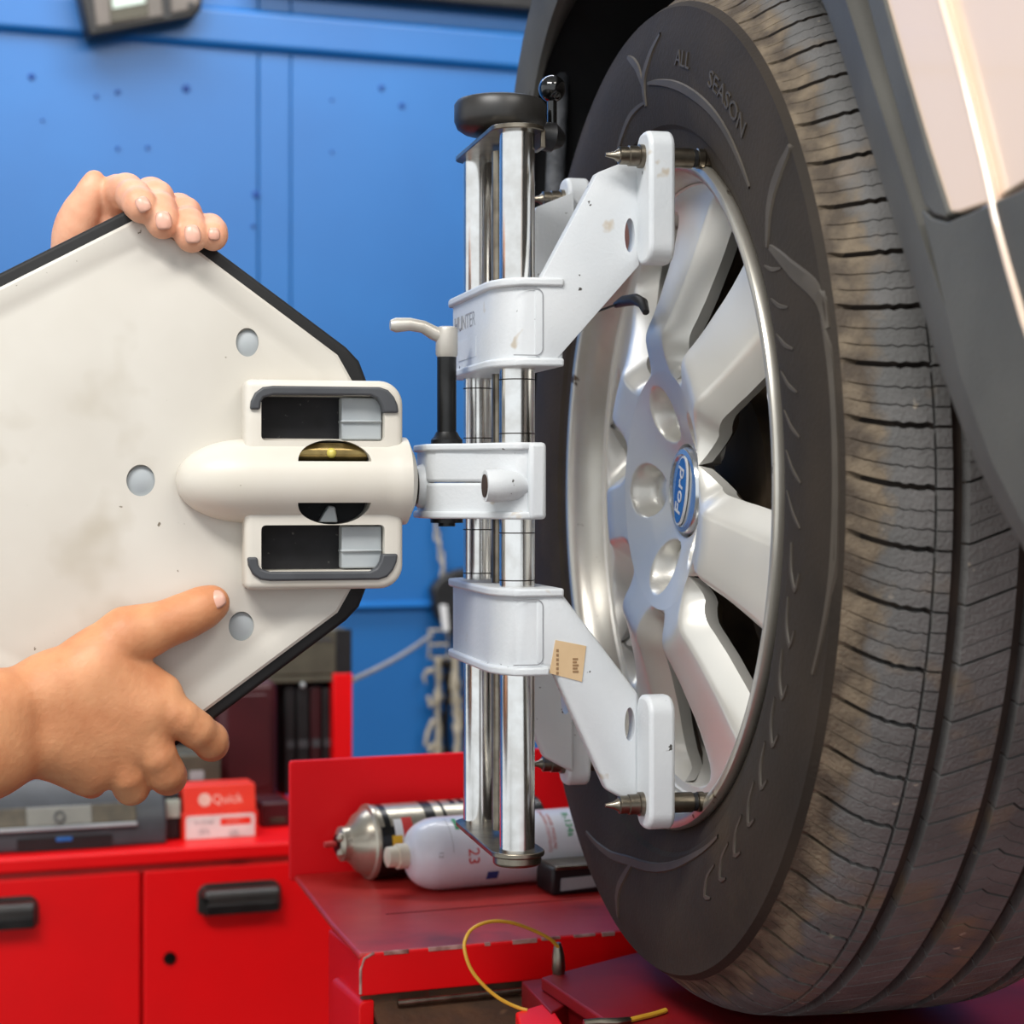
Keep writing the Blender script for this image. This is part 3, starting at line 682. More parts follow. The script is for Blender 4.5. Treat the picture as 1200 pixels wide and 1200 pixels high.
# safety cord with its black clip, hooked on a spoke
e0 = ony(676, 370, -.080); ck = [onx(px, py, -.016) for px, py in ((722, 357), (731, 353), (745, 351), (753, 355), (757, 366))]
m = MB(); m.tube([tuple(e0), tuple((e0+ck[0])/2+Vector((0, 0, -.001))), tuple(ck[0])], .0010, 8); sc_ = m.obj('safety_cord', 'black', cl)
m = MB(); m.tube([tuple(q_) for q_ in ck], [.0026, .0042, .0044, .0040, .0026], 12); m.obj('cord_clip', 'black', sc_)

# ================================================================== ALIGNMENT TARGET
tg = tag(empty('alignment_target', WC, CA), 'cream plate with black rubber edge, held in two hands', 'alignment plate')
def pp(pts, y): return [(p.x, p.z) for p in (ony(a, b, y) for a, b in pts)]
def mirror(P): return P+[(a, 1134-b) for a, b in P[::-1]]
FY = -.0140
OUT = mirror([(-150, 410), (-60, 354), (0, 324), (100, 274), (150, 249), (166, 245), (182, 248), (235, 284), (330, 355), (402, 409), (417, 425), (425, 446)])
back = MB(); back.prism(pp([(a_, b_-(4 if a_ < 160 and b_ < 500 else 0)) for a_, b_ in OUT], .0)[::-1], 1, .004, .026); bk = back.obj('back_shell', 'cream', tg, bevel=.004, seg=3)
rub = MB(); rub.prism(pp([(a, b) for a, b in OUT], .0), 1, -.0105, .012); 
def inset(P, d):
    n = len(P); out = []
    ar = sum(P[i][0]*P[(i+1) % n][1]-P[(i+1) % n][0]*P[i][1] for i in range(n)); sg = 1 if ar > 0 else -1
    for i in range(n):
        (ax, ay), (bx, by), (cx, cy) = P[i-1], P[i], P[(i+1) % n]
        d1 = Vector((bx-ax, by-ay)).normalized(); d2 = Vector((cx-bx, cy-by)).normalized()
        n1 = Vector((-d1.y, d1.x))*sg; n2 = Vector((-d2.y, d2.x))*sg; nn = (n1+n2); nn = nn/max(.5, nn.length_squared/2) if nn.length else n1
        out.append((bx+nn.x*d, by+nn.y*d))
    return out
outl = pp(OUT, .0)
rub = MB(); rub.prism(inset(outl, -.001), 1, -.0105, .014); ru = rub.obj('rubber_edge', 'rubber', tg, bevel=.003, seg=3); bake(ru)
rc = MB(); rc.prism(inset(pp(mirror([(-150, 410), (-60, 354), (0, 324), (100, 274), (160, 244), (235, 284), (330, 355), (402, 409), (425, 450)]), .0), .012), 1, -.05, .05); cut(ru, [rc.obj('edge_cutter', 'rubber', None)]); ru.parent = tg
OUT2 = mirror([(-150, 410), (-60, 354), (0, 324), (100, 274), (160, 244), (235, 284), (330, 355), (402, 409), (425, 450)]); outl = pp(OUT2, .0)
p1 = inset(outl, .0075); p2 = inset(outl, .0095); p3 = inset(outl, .020); p4 = inset(outl, .023); p5 = inset(outl, .028)
m = MB(); n = len(outl)
ring = [[(x, -.006, z) for x, z in p1], [(x, -.0125, z) for x, z in p1], [(x, -.0140, z) for x, z in p2], [(x, -.0140, z) for x, z in p3], [(x, -.0126, z) for x, z in p4], [(x, -.0132, z) for x, z in p5]]
m.grid(ring, closed=True); m.f.append(tuple(5*n+i for i in range(n))); m.m.append(0); m.f.append(tuple(range(n))[::-1]); m.m.append(0)
fp = m.obj('front_plate', 'cream', tg, ang=50)
hol = []
for px, py, rx, rz in ((290, 401, 13.5, 17), (165, 563, 16.5, 18.5), (283, 734, 15, 17.5)):
    c = ony(px, py, FY); c_ = MB(); c_.prism([(c.x+rx/1745*math.cos(t), c.z+rz/1745*math.sin(t)) for t in np.linspace(0, 2*PI, 41)[:-1]], 1, -.03, -.0085); hol.append(c_.obj('hole_cutter', 'cream', None))
cut(fp, hol); fp.parent = tg
for px, py, r in ((290, 401, .0100), (165, 563, .0110), (283, 734, .0105)):
    c = ony(px, py, FY); m = MB(); m.lathe((c.x+.0014, -.0080, c.z-.001), (c.x+.0014, -1, c.z-.001), [(0, r), (.0018, r*.97), (.0036, r*.55), (.0040, .0005)], 28); m.obj('stud', 'greyblock', tg)
# housing: frame with two windows and a barrel across
def zz(py, y=-.03): return ony(400, py, y).z
def xx(px, y=-.03): return ony(px, 570, y).x
HF = -.0360
fr = MB(); fr.prism(rounded(xx(286), zz(690), xx(471), zz(446), .016, 8, (0, 1, 1, 0)), 1, HF, -.0110); fro = fr.obj('housing_frame', 'cream2', tg, bevel=.005, seg=4); bake(fro)
cs = []
for a, b in ((464, 517), (615, 668)):
    c_ = MB(); c_.prism(rounded(xx(305), zz(b), xx(449), zz(a), .003, 3), 1, -.06, -.0125); cs.append(c_.obj('window_cutter', 'cream2', None))
for zf, sg in ((zz(541), 1), (zz(589), -1)):
    cx, rx, rz = (xx(346)+xx(431))/2, (xx(431)-xx(346))/2, abs(zz(517)-zz(541))*1.06
    c_ = MB(); c_.prism([(cx+rx*math.cos(t), zf+sg*rz*math.sin(t)) for t in np.linspace(0, PI, 25)], 1, -.07, -.0180); cs.append(c_.obj('moon_cutter', 'cream2', None))
cut(fro, cs); fro.parent = tg
ba = MB(); zc = (zz(515)+zz(612))/2; br = (zz(515)-zz(612))/2
pr = []
x0, x1 = xx(207, -.03), xx(487, -.03)
for t in list(np.linspace(0, .1, 9)**1.0)[:-1]+list(np.linspace(.1, 1, 30)):
    x = x0+(x1-x0)*t; px = 207+282*t
    r = br*1.02*min(1, math.sqrt(max(0, 1-((1-min(1, t/.36)))**2.4)))+.0002
    if px > 455: r += .0016*min(1, (px-455)/14)
    if px > 478: r *= math.sqrt(max(.05, 1-((px-478)/12.5)**2*.75))
    pr.append((x-x0, r))
vs = MB(); vs.lathe((x0, 0, zc), (1, 0, zc), pr, 64); vs.v = [(x, -.0165+y*1.12, z) for x, y, z in vs.v]
bar_ = vs.obj('barrel', 'cream2', tg, ang=50)
cs = []
for zf, sg in ((zz(541), 1), (zz(589), -1)):
    cx, rx, rz = (xx(346)+xx(431))/2, (xx(431)-xx(346))/2, abs(zz(517)-zz(541))*1.06
    arc = [(cx+rx*math.cos(t), zf+sg*rz*math.sin(t)) for t in np.linspace(0, PI, 25)]
    c_ = MB(); c_.prism(arc, 1, -.07, -.0180); cs.append(c_.obj('moon_cutter', 'cream2', None))
cut(bar_, cs); bar_.parent = tg
cx = (xx(346)+xx(431))/2
m = MB(); m.box((cx-.027, -.0195, zz(590)-.014), (cx+.027, -.0170, zz(541)+.014)); m.obj('inner_cover', 'flatblack', tg)
m = MB(); m.cyl((cx-.024, -.0255, zz(531)), (cx+.024, -.0255, zz(531)), .0070, seg=28); vb = m.obj('level_tube', 'brass', tg)
m = MB(); m.ball((xx(388), -.0310, zz(531)), .0036, 16); m.obj('level_bubble', 'vial', vb)
m = MB(); m.prism([(xx(374), zz(612)), (xx(396), zz(612)), (xx(393), zz(594)), (xx(386), zz(592))], 1, -.030, -.020); m.obj('clip', 'greyblock', tg, bevel=.001)
for (a, b), sg in (((464, 517), 1), ((615, 668), -1)):
    m = MB(); m.box((xx(304), -.0150, zz(b)+.0005), (xx(402), -.0128, zz(a)-.0005)); m.obj('window_back', 'flatblack', tg)
    m = MB(); m.box((xx(401), -.0280, zz(b)+.001), (xx(448), -.0130, zz(a)-.001)); zr = zz(a+30) if sg > 0 else zz(b-22)
    m.box((xx(400), -.0300, zr-.0008), (xx(448), -.0125, zr+.0012)); m.obj('window_block', 'greyblock', tg, bevel=.0012)
    # dark grey rim round the outer side of the window
    P = [(293, 480), (294, 470), (299, 460), (308, 453.5), (320, 452), (445, 453.5), (455, 457), (462, 465), (466, 474), (467.5, 484), (449, 484), (447, 475), (442, 467), (434, 463.5), (320, 463), (309, 466), (306, 471), (305, 480)]
    if sg < 0: P = [(x_-(3 if x_ < 330 else 1), 1133-y_) for x_, y_ in P]
    m = MB(); m.prism(pp(P, -.038), 1, -.0385, -.030); m.obj('window_rim', 'trimgrey', tg, bevel=.0015, seg=3)

# ================================================================== HANDS (distance field polygonised into one continuous skin)
def caps_field(ax, shape, caps, k, h):
    """smooth union of tapered capsules, each evaluated only near itself"""
    D = np.full(shape, .03)
    for a, b, r0, r1 in caps:
        a = np.array(a); b = np.array(b); mg = max(r0, r1)+.012+k; lo_ = np.minimum(a, b)-mg; hi_ = np.maximum(a, b)+mg
        s = tuple(slice(max(0, int((lo_[i]-ax[i][0])/h)), min(shape[i], int((hi_[i]-ax[i][0])/h)+2)) for i in range(3))
        P = np.stack(np.meshgrid(*[ax[i][s[i]] for i in range(3)], indexing='ij'), -1)
        ba = b-a; t = np.clip(((P-a)@ba)/(ba@ba+1e-12), 0, 1)
        d = np.linalg.norm(P-a-t[..., None]*ba, axis=-1)-(r0+(r1-r0)*t)
        E_ = D[s]; q = np.clip(.5+.5*(E_-d)/k, 0, 1); D[s] = E_*(1-q)+d*q-k*q*(1-q)
    return D
def nets(groups, kjoin, h, name, mt, parent):
    pts = np.array([p for g, _ in groups for c in g for p in (c[0], c[1])]); rm = max(max(c[2], c[3]) for g, _ in groups for c in g)+.004
    lo_, hi_ = pts.min(0)-rm, pts.max(0)+rm; n = np.ceil((hi_-lo_)/h).astype(int)+1
    ax = [lo_[i]+h*np.arange(n[i]) for i in range(3)]
    D = None
    for g, k in groups:
        d = caps_field(ax, tuple(n), g, k, h)
        if D is None: D = d
        else:
            q = np.clip(.5+.5*(D-d)/kjoin, 0, 1); D = D*(1-q)+d*q-kjoin*q*(1-q)
    S = D < 0
    c = sum(S[i:n[0]-1+i, j:n[1]-1+j, l:n[2]-1+l].astype(np.int8) for i in (0, 1) for j in (0, 1) for l in (0, 1))
    act = (c > 0) & (c < 8); ids = -np.ones(act.shape, int); idx = np.argwhere(act); ids[act] = np.arange(len(idx))
    acc = np.zeros((len(idx), 3)); cnt = np.zeros(len(idx))
    for axis in range(3):
        for u in (0, 1):
            for v in (0, 1):
                o0 = np.zeros(3, int); oth = [a for a in range(3) if a != axis]; o0[oth[0]] = u; o0[oth[1]] = v; o1 = o0.copy(); o1[axis] = 1
                i0 = idx+o0; i1 = idx+o1; a = D[tuple(i0.T)]; b = D[tuple(i1.T)]; m = (a < 0) != (b < 0)
                t = np.where(m, a/(a-b+1e-15), 0); p = i0+(i1-i0)*t[:, None]; acc[m] += p[m]; cnt[m] += 1
    V = lo_+h*acc/np.maximum(cnt, 1)[:, None]; Fq = []
    for axis in range(3):
        o = [a for a in range(3) if a != axis]
        sl0 = [slice(1, n[a]-1) for a in range(3)]; sl0[axis] = slice(0, n[axis]-1); sl1 = list(sl0); sl1[axis] = slice(1, n[axis])
        e = np.argwhere(S[tuple(sl0)] != S[tuple(sl1)]); e = e+np.array([0 if a == axis else 1 for a in range(3)])
        q = []
        for u, v in ((0, 0), (1, 0), (1, 1), (0, 1)):
            k = e.copy(); k[:, o[0]] -= u; k[:, o[1]] -= v; q.append(ids[tuple(k.T)])
        q = np.stack(q, 1); Fq.append(q[(q >= 0).all(1)])
    Fq = np.concatenate(Fq)
    me = bpy.data.meshes.new(name); me.from_pydata(V.tolist(), [], Fq.tolist()); me.materials.append(M[mt])
    b = bmesh.new(); b.from_mesh(me); bmesh.ops.recalc_face_normals(b, faces=b.faces)
    for _ in range(2): bmesh.ops.smooth_vert(b, verts=b.verts, factor=.5, use_axis_x=True, use_axis_y=True, use_axis_z=True)
    b.to_mesh(me); b.free(); me.polygons.foreach_set('use_smooth', [True]*len(me.polygons)); me.update()
    o = bpy.data.objects.new(name, me); COL.objects.link(o); o.parent = parent; return o
def H(px, py, y): return tuple(ony(px, py, y))
def chain(*pts):
    return [(pts[i][0], pts[i+1][0], pts[i][1], pts[i+1][1]) for i in range(len(pts)-1)]
def nail(c, along, normal, L, W, parent):
    a = Vector(along).normalized(); nn = Vector(normal); nn = (nn-a*nn.dot(a)).normalized(); s = a.cross(nn); c = Vector(c); rows = []
    for i in range(9):
        u = -1+2*i/8; row = []
        for j in range(9):
            v = -1+2*j/8; wv = v*W*(1-.25*max(0, -u)**2-.30*max(0, u)**4); row.append(tuple(c+a*(u*L*(1-.12*v*v))+s*wv+nn*(.0006-.36*W*v*v-.0012*u*u)))
        rows.append(row)
    m = MB(); m.grid(rows); o = m.obj('fingernail', 'nail', parent); md = o.modifiers.new('solid', 'SOLIDIFY'); md.thickness = .0007; md.offset = 0; return o
man = tag(empty('person', WC, CA), 'person behind the cream plate, two bare hands gripping its edges', 'person')
# --- lower hand (right hand, back towards the viewer, thumb on the plate)
fore = [(H(-190, 905, -.125), H(-20, 838, -.062), .034, .0255), (H(-190, 945, -.120), H(-20, 884, -.062), .034, .0265),
        (H(-20, 838, -.062), H(62, 806, -.042), .0245, .0190), (H(-20, 884, -.062), H(56, 868, -.042), .0265, .0185)]
palm = [(H(60, 806, -.040), H(118, 772, -.036), .0200, .0190), (H(62, 812, -.042), H(196, 832, -.039), .0190, .0128), (H(62, 835, -.042), H(176, 868, -.040), .0190, .0130),
        (H(62, 858, -.042), H(142, 895, -.037), .0180, .0120), (H(60, 872, -.040), H(105, 906, -.033), .0170, .0110), (H(80, 885, -.036), H(100, 903, -.032), .0150, .0130),
        (H(120, 770, -.034), H(192, 805, -.034), .0170, .0090), (H(118, 790, -.042), H(170, 830, -.042), .016, .012)]
thumb = chain((H(100, 778, -.036), .0195), (H(150, 746, -.035), .0185), (H(176, 738, -.034), .0155), (H(205, 727, -.031), .0136), (H(222, 720, -.029), .0130), (H(240, 711, -.0275), .0122), (H(250, 706, -.0265), .0106))
f1 = chain((H(196, 832, -.040), .0130), (H(212, 842, -.040), .0118), (H(230, 855, -.036), .0114), (H(246, 867, -.026), .0112), (H(248, 872, .000), .0106), (H(240, 864, .030), .0098), (H(222, 842, .0385), .0088))
f2 = chain((H(176, 868, -.040), .0130), (H(184, 885, -.040), .0118), (H(194, 905, -.034), .0116), (H(197, 910, -.024), .0113), (H(196, 908, .004), .0106), (H(186, 892, .030), .0098), (H(172, 868, .0385), .0088))
f3 = chain((H(142, 895, -.037), .0118), (H(148, 908, -.036), .0112), (H(154, 922, -.028), .0110), (H(155, 922, -.010), .0106), (H(152, 912, .012), .0100), (H(142, 892, .031), .0092), (H(130, 868, .0380), .0085))
f4 = chain((H(105, 906, -.033), .0105), (H(106, 914, -.028), .0095), (H(107, 917, -.016), .0092), (H(106, 910, .008), .0088), (H(98, 894, .030), .0082), (H(92, 872, .0370), .0075))
kn = [(H(203, 836, -.0475), H(204, 837, -.0470), .0066, .0064), (H(90, 822, -.0560), H(190, 832, -.0490), .0030, .0030), (H(90, 846, -.0565), H(160, 864, -.0500), .0030, .0030)]
rh = nets([(fore+palm, .016), (kn, .002), (thumb, .008), (f1, .006), (f2, .006), (f3, .006), (f4, .006)], .0028, .0014, 'right_arm', 'skin2', man)
rh['label'] = 'right hand and forearm, thumb lying on the plate'
nail(H(251, 703, -.0386), ony(256, 703, -.03)-ony(240, 711, -.03), (.05, -1, .42), .0074, .0062, rh)
# --- upper hand (left hand, reaching over the top edge from behind)
b0 = .046
lpalm = [(H(-120, 640, .20), H(35, 420, .095), .036, .026), (H(-90, 660, .20), H(70, 430, .095), .034, .024), (H(45, 410, .090), H(128, 268, .050), .020, .0125), (H(55, 412, .090), H(155, 270, .050), .020, .0125), (H(65, 415, .090), H(182, 280, .050), .020, .0122), (H(72, 418, .090), H(212, 300, .047), .019, .0112),
         (H(60, 390, .088), H(92, 300, .056), .019, .0150), (H(92, 300, .056), H(126, 275, .052), .0130, .0110)]
lthumb = chain((H(84, 300, .054), .0150), (H(88, 276, .049), .0142), (H(92, 260, .045), .0132), (H(98, 245, .041), .0115), (H(105, 231, .038), .0090), (H(109, 219, .036), .0074), (H(111, 210, .035), .0060))
l1 = chain((H(128, 268, .050), .0122), (H(131, 243, .046), .0112), (H(138, 226, .036), .0110), (H(148, 224, .018), .0106), (H(157, 231, -.006), .0102), (H(164, 240, -.0225), .0096), (H(167, 245, -.0250), .0086))
l2 = chain((H(150, 262, .048), .0125), (H(166, 240, .046), .0118), (H(177, 229, .034), .0110), (H(183, 232, .012), .0106), (H(187, 246, -.012), .0102), (H(190, 259, -.0225), .0096), (H(191, 263, -.0250), .0086))
l3 = chain((H(182, 275, .048), .0120), (H(198, 258, .046), .0114), (H(209, 247, .034), .0106), (H(216, 251, .012), .0104), (H(221, 264, -.012), .0100), (H(224, 275, -.0225), .0096), (H(225, 279, -.0250), .0086))
l4 = chain((H(212, 296, .046), .0108), (H(228, 282, .044), .0100), (H(240, 271, .034), .0092), (H(246, 268, .014), .0088), (H(249, 271, -.008), .0084), (H(250, 277, -.0185), .0078), (H(250, 279, -.0200), .0070))
lh = nets([(lpalm, .014), (lthumb, .007), (l1, .008), (l2, .008), (l3, .008), (l4, .008)], .0022, .0012, 'left_arm', 'skin', man)
lh['label'] = 'left hand and forearm, fingers hooked over the top edge'
for (px, py, y, ax_, L, W) in ((168, 239, -.0368, (.5, 0, -1), .0052, .0046), (192, 258, -.0366, (.12, 0, -1), .0062, .0052), (226, 274, -.0366, (.12, 0, -1), .0062, .0052), (251, 274, -.0292, (.05, 0, -1), .0042, .0038)):
    nail(H(px, py, y), Vector(ax_)+Vector((0, -.12, 0)), (.04, -1, .12), L, W, lh)
nail(H(105, 216, .0335), (.25, 0, 1), (-.95, -.42, .4), .0055, .0045, lh)

# sleeves on both upper arms, outside the frame
def sleeve(P, R, name='sleeve'):
    m = MB(); m.tube([tuple(H(*q_)) for q_ in P], R, 24); o = m.obj(name, 'sleeve', man); o['label'] = 'dark sleeve'; return o
sleeve([(-150, 912, -.108), (-230, 935, -.128), (-420, 985, -.10), (-560, 960, .02), (-640, 860, .22)], [.046, .052, .056, .062, .072])
sleeve([(-75, 600, .185), (-150, 660, .21), (-300, 720, .28), (-440, 690, .36), (-560, 560, .48)], [.044, .050, .056, .062, .072])

# ================================================================== ALIGNMENT RACK
RK = Fr(-.2040, 1.84, .36); rk = tag(RK.root('alignment_rack'), 'red steel runway with upright end plate under the spray cans', 'vehicle rack')
SZ = EYE-.360
SA, SB, SC_ = RK.h(346, 1024, SZ), RK.h(425, 1121, SZ), RK.h(721, 1088, SZ)
fy = (SB.y+SC_.y)/2; xl = SA.x-.002; xs = RK.h(391, 1080, SZ); xr = .62
xf = SB.x; ys = xs.y
m = MB(); m.prism([(xl, .0), (xs.x-.003, ys), (xf, fy), (xr, fy), (xr, 0)], 2, SZ-.006, SZ); m.obj('deck', 'redworn', rk, bevel=.0025, seg=3)
# seam in the deck
m = MB(); a, b = RK.h(560, 1065, SZ), RK.h(420, 1072, SZ); yy = (a.y+b.y)/2; m.box((xl+.03, yy-.0006, SZ-.0005), (xr, yy+.0006, SZ+.0004)); m.obj('seam', 'reddark', rk)
zt = RK.v(342, 892).z; m = MB(); m.prism(rounded(xl-.004, SZ-.006, xr, zt, .003, 3), 1, .0, .006); ep = m.obj('end_plate', 'redplate', rk, bevel=.001); 
# front flange with rounded corner and chipped upper edge
zb = RK.v(440, 1166, fy).z; m = MB(); m.prism(rounded(xf, zb, xr, SZ-.0005, .009, 6, (0, 0, 0, 1)), 1, fy-.001, fy+.005); m.obj('front_flange', 'red', rk, bevel=.0015, seg=3)
rng = random.Random(5); m = MB(); x = xf+.02
while x < xf+.30:
    L = rng.uniform(.004, .03); h = rng.uniform(.0008, .0022); m.box((x, fy-.0018, SZ-.0010-h), (x+L, fy+.001, SZ+.0003)); x += L+rng.uniform(.002, .02)
m.obj('chipped_edge', 'chip', rk, bevel=.0004)
m = MB(); m.tube([(xf+.001, fy-.001, zb+.002), (xf+.001, fy-.0012, SZ-.012), (xf+.004, fy-.001, SZ-.004), (xf+.012, fy-.001, SZ-.0002)], .0011, 8); m.obj('chipped_edge', 'chip', rk)
# side rail and its end, lower lip, grimy recess with bars
rx = xs.x-.003; m = MB(); m.box((-.024, fy+.004, SZ-.40), (.03, ys, SZ-.006)); m.obj('side_rail', 'red', rk, bevel=.002)
m = MB(); m.prism(rounded(xf, RK.v(440, 1240, fy).z, xf+.012, RK.v(440, 1172, fy).z, .005, 4, (0, 0, 0, 1)), 1, fy-.001, fy+.08); m.obj('lower_lip', 'red', rk, bevel=.001)
m = MB(); m.box((xf+.004, fy+.004, SZ-.40), (xr, fy+.010, zb+.004)); m.obj('recess_back', 'grime', rk)
zl = RK.v(520, 1172, fy).z; m = MB(); m.prism([(fy-.05, zl-.030), (fy+.005, zl-.004), (fy+.005, zl+.002), (fy-.05, zl-.024)], 0, xf+.012, xr-.1); m.obj('recess_floor', 'grime', rk)
zr = RK.v(520, 1170, fy-.004).z; m = MB(); m.cyl((xf+.030, fy-.005, zr), (xf+.22, fy-.005, zr+.001), .0026, seg=12); m.obj('slide_bar', 'steel', rk)
m = MB(); m.box((xf, fy-1.2, SZ-.10), (xr, fy-.002, SZ-.075)); m.obj('runway_floor', 'reddark', rk)
for x, y in ((.16, -.05), (xr-.08, -.05), (xf+.02, fy-1.1), (xr-.08, fy-1.1)):
    m = MB(); m.box((x, y-.04, 0), (x+.06, y+.02, SZ-.08)); m.obj('leg', 'red', rk, bevel=.003)

# ---- turn plate under the tyre
TP = Fr(.022, 1.50, .36); tp = tag(TP.root('turn_plate'), 'dark red turn plate beneath the tyre', 'turn plate')
TZ = EYE-.3722
q = lambda px, py: TP.h(px, py, TZ)
Aq, Bq, Cq = q(634, 1145), q(752, 1114), q(707, 1194)
top = [(Aq.x, Aq.y), (Cq.x, Cq.y), (Cq.x+.004, Cq.y-.16), (Cq.x+.75, Cq.y-.16), (Cq.x+.75, Bq.y+.16), (Bq.x+.16, Bq.y+.16), (Bq.x+.03, Bq.y+.012), (Bq.x, Bq.y)]
m = MB(); m.prism(top, 2, TZ-.010, TZ); m.obj('top_plate', 'reddark', tp, bevel=.0015, seg=2)
m = MB(); m.prism([(x+(.006 if i < 3 else 0), y) for i, (x, y) in enumerate(top)], 2, TZ-.040, TZ-.012); m.obj('base_block', 'reddark', tp, bevel=.0015)
z2 = TZ-.004; a = TP.h(611, 1140, z2); b = TP.h(640, 1136, z2); c = TP.h(668, 1164, z2); d = TP.h(646, 1176, z2)
m = MB(); m.prism([(a.x, a.y), (d.x, d.y), (c.x, c.y), (b.x, b.y)], 2, z2-.030, z2-.0065); m.obj('side_block', 'reddark', tp, bevel=.0012)
a, b, c, d = [TP.h(px, py, TZ-.012) for px, py in ((604, 1186), (643, 1174), (668, 1212), (620, 1226))]
m = MB(); m.prism([(a.x, a.y), (d.x, d.y), (c.x, c.y), (b.x, b.y)], 2, TZ-.040, TZ-.012); m.obj('lock_block', 'red', tp, bevel=.0015)
# ---- lock pin on its yellow cable
LP = TP.h(655, 1141, TZ); lp = tag(TP.root('lock_pin'), 'thin yellow cable loop with grey pin standing in the dark red plate', 'cable')
def tpv(px, py, off): return tuple(TP.v(px, py, off))
m = MB(); pt = TP.v(654, 1112, LP.y); m.lathe((LP.x, LP.y, TZ-.006), tuple(Vector(pt)-Vector((0, 0, 0))), [(0, .0048), (.008, .0048), (.010, .0054), (.020, .0048), (.026, .0036), (.030, .0022)], 18); m.obj('pin', 'steel', lp)
path = [(654, 1110), (644, 1100), (622, 1089), (598, 1081), (574, 1080), (554, 1088), (545, 1102), (545, 1116), (552, 1136), (566, 1154), (585, 1170), (605, 1180), (618, 1184)]
def spline(P, n):
    P = np.array(P, float); t = np.linspace(0, len(P)-1, n); out = []
    for q_ in t:
        i = min(int(q_), len(P)-2); f = q_-i; a, b, c, d = P[max(i-1, 0)], P[i], P[i+1], P[min(i+2, len(P)-1)]
        out.append(.5*((2*b)+(c-a)*f+(2*a-5*b+4*c-d)*f*f+(3*b-a-3*c+d)*f**3))
    return out
m = MB(); sp = spline([(px, py, LP.y-.002-.004*i) for i, (px, py) in enumerate(path)], 60); m.tube([tpv(*p) for p in sp], .0014, 8); m.obj('cable', 'yellow', lp)
l2_ = tag(TP.root('lock_pin'), 'short yellow cable with pale ferrule lying on the plate at the bottom edge', 'cable')
def tph(px, py, up=.0022): 
    p = TP.h(px, py, TZ+up); return tuple(p)
m = MB(); m.tube([tph(*p) for p in spline([(735, 1196), (752, 1192), (768, 1188), (780, 1184)], 16)], .0019, 8); m.obj('cable', 'yellow', l2_)
m = MB(); m.tube([tph(684, 1199, .003), tph(700, 1198, .003), tph(722, 1198, .003), tph(738, 1195, .003)], [.0026, .0030, .0030, .0022], 12); m.obj('ferrule', 'steel', l2_)

# ---- cans lying on the deck
def can_frame(p0, p1, name, label):
    """p0,p1 world points of the axis; local x runs along the can"""
    o = empty(name, p0); d = (Vector(p1)-Vector(p0)).normalized(); o.rotation_euler = d.to_track_quat('X', 'Z').to_euler(); return tag(o, label, 'spray can')
def rk_world(x, y, z): return Vector((RK.x+x*RK.c-y*RK.n, RK.y+x*RK.n+y*RK.c, z))
def band(m, x0, x1, a0, a1, r, mi, n=14):
    rows = [[(x, -r*math.cos(a), r*math.sin(a)) for x in (x0, x1)] for a in np.linspace(math.radians(a0), math.radians(a1), n)]; m.grid(rows, mi)
r1 = .0335; bx = RK.v(392, 985, -.036).x
k1 = can_frame(rk_world(bx, -.046, SZ+r1+.001), rk_world(bx+.25, -.030, SZ+r1+.001), 'aerosol_can', 'black aerosol can with bare tin dome lying behind the white can')
m = MB(); m.lathe((.030, 0, 0), (1, 0, 0), [(0, .0310), (.002, .0335), (.168, .0335), (.170, .0320)], 48); m.obj('body', 'canblack', k1)
m = MB(); m.lathe((.010, 0, 0), (1, 0, 0), [(0, .0170), (.003, .0195), (.0085, .0265), (.0145, .0300), (.0165, .0310), (.0180, .0345), (.0210, .0350), (.0225, .0335)], 48); m.obj('dome', 'canmetal', k1)
m = MB(); m.lathe((.0, 0, 0), (1, 0, 0), [(0, .0110), (.003, .0160), (.011, .0160), (.013, .0172)], 36); m.lathe((-.001, 0, 0), (1, 0, 0), [(0, .009), (.004, .009)], 24, 1); m.obj('valve_cup', ['canmetal', 'darksteel'], k1)
for dy, dz in ((-.008, .007), (-.009, -.007)):
    c = MB(); c.ball((.0005, dy, dz), .0042, 12); c.obj('valve_stud', 'canmetal', k1)
m = MB(); m.cyl((-.012, .002, .0), (.002, .002, .0), .0028, seg=12); m.obj('nozzle', 'redink', k1)
m = MB(); band(m, .0300, .17, 32, 125, .0338, 0); m.obj('label_tin', 'canmetal', k1)
m = MB(); band(m, .036, .042, 30, 126, .0341, 0); band(m, .078, .088, 36, 126, .0341, 0); band(m, .096, .099, 36, 126, .0341, 0)
for i in range(7): band(m, .108+i*.009, .113+i*.009, 70, 100, .0341, 0, 6)
m.obj('label_dark', 'canblack', k1)
m = MB(); band(m, .053, .063, 6, 46, .0342, 0); m.obj('label_red', 'redink', k1)
m = MB(); band(m, .045, .053, 2, 44, .0341, 0); m.obj('label_white', 'white', k1)
m = MB(); m.v += []; band(m, .0415, .0515, 0, 17, .0344, 0); m.obj('label_yellow', 'labelyellow', k1)
r2 = .0325; wx = RK.v(446, 990, -.112).x+.004
k2 = can_frame(rk_world(wx, -.116, SZ+r2+.0005), rk_world(wx+.25, -.104, SZ+r2+.0005), 'aerosol_can.001', 'white round-shouldered can with cream valve lying on the red deck')
m = MB(); pr = [(.0180, .0090), (.0200, .0120)]+[(.0205+.029*(1-math.cos(t)), .012+(r2-.012)*math.sin(t)) for t in np.linspace(.1, PI/2, 12)]+[(.19, r2), (.196, r2-.003)]
m.lathe((0, 0, 0), (1, 0, 0), pr, 48); m.obj('body', 'canwhite', k2)
m = MB(); m.lathe((0, 0, 0), (1, 0, 0), [(0, .0070), (.001, .0090), (.0095, .0095), (.010, .0112), (.0185, .0112), (.0205, .0100)], 28); m.obj('valve', 'cancream', k2)
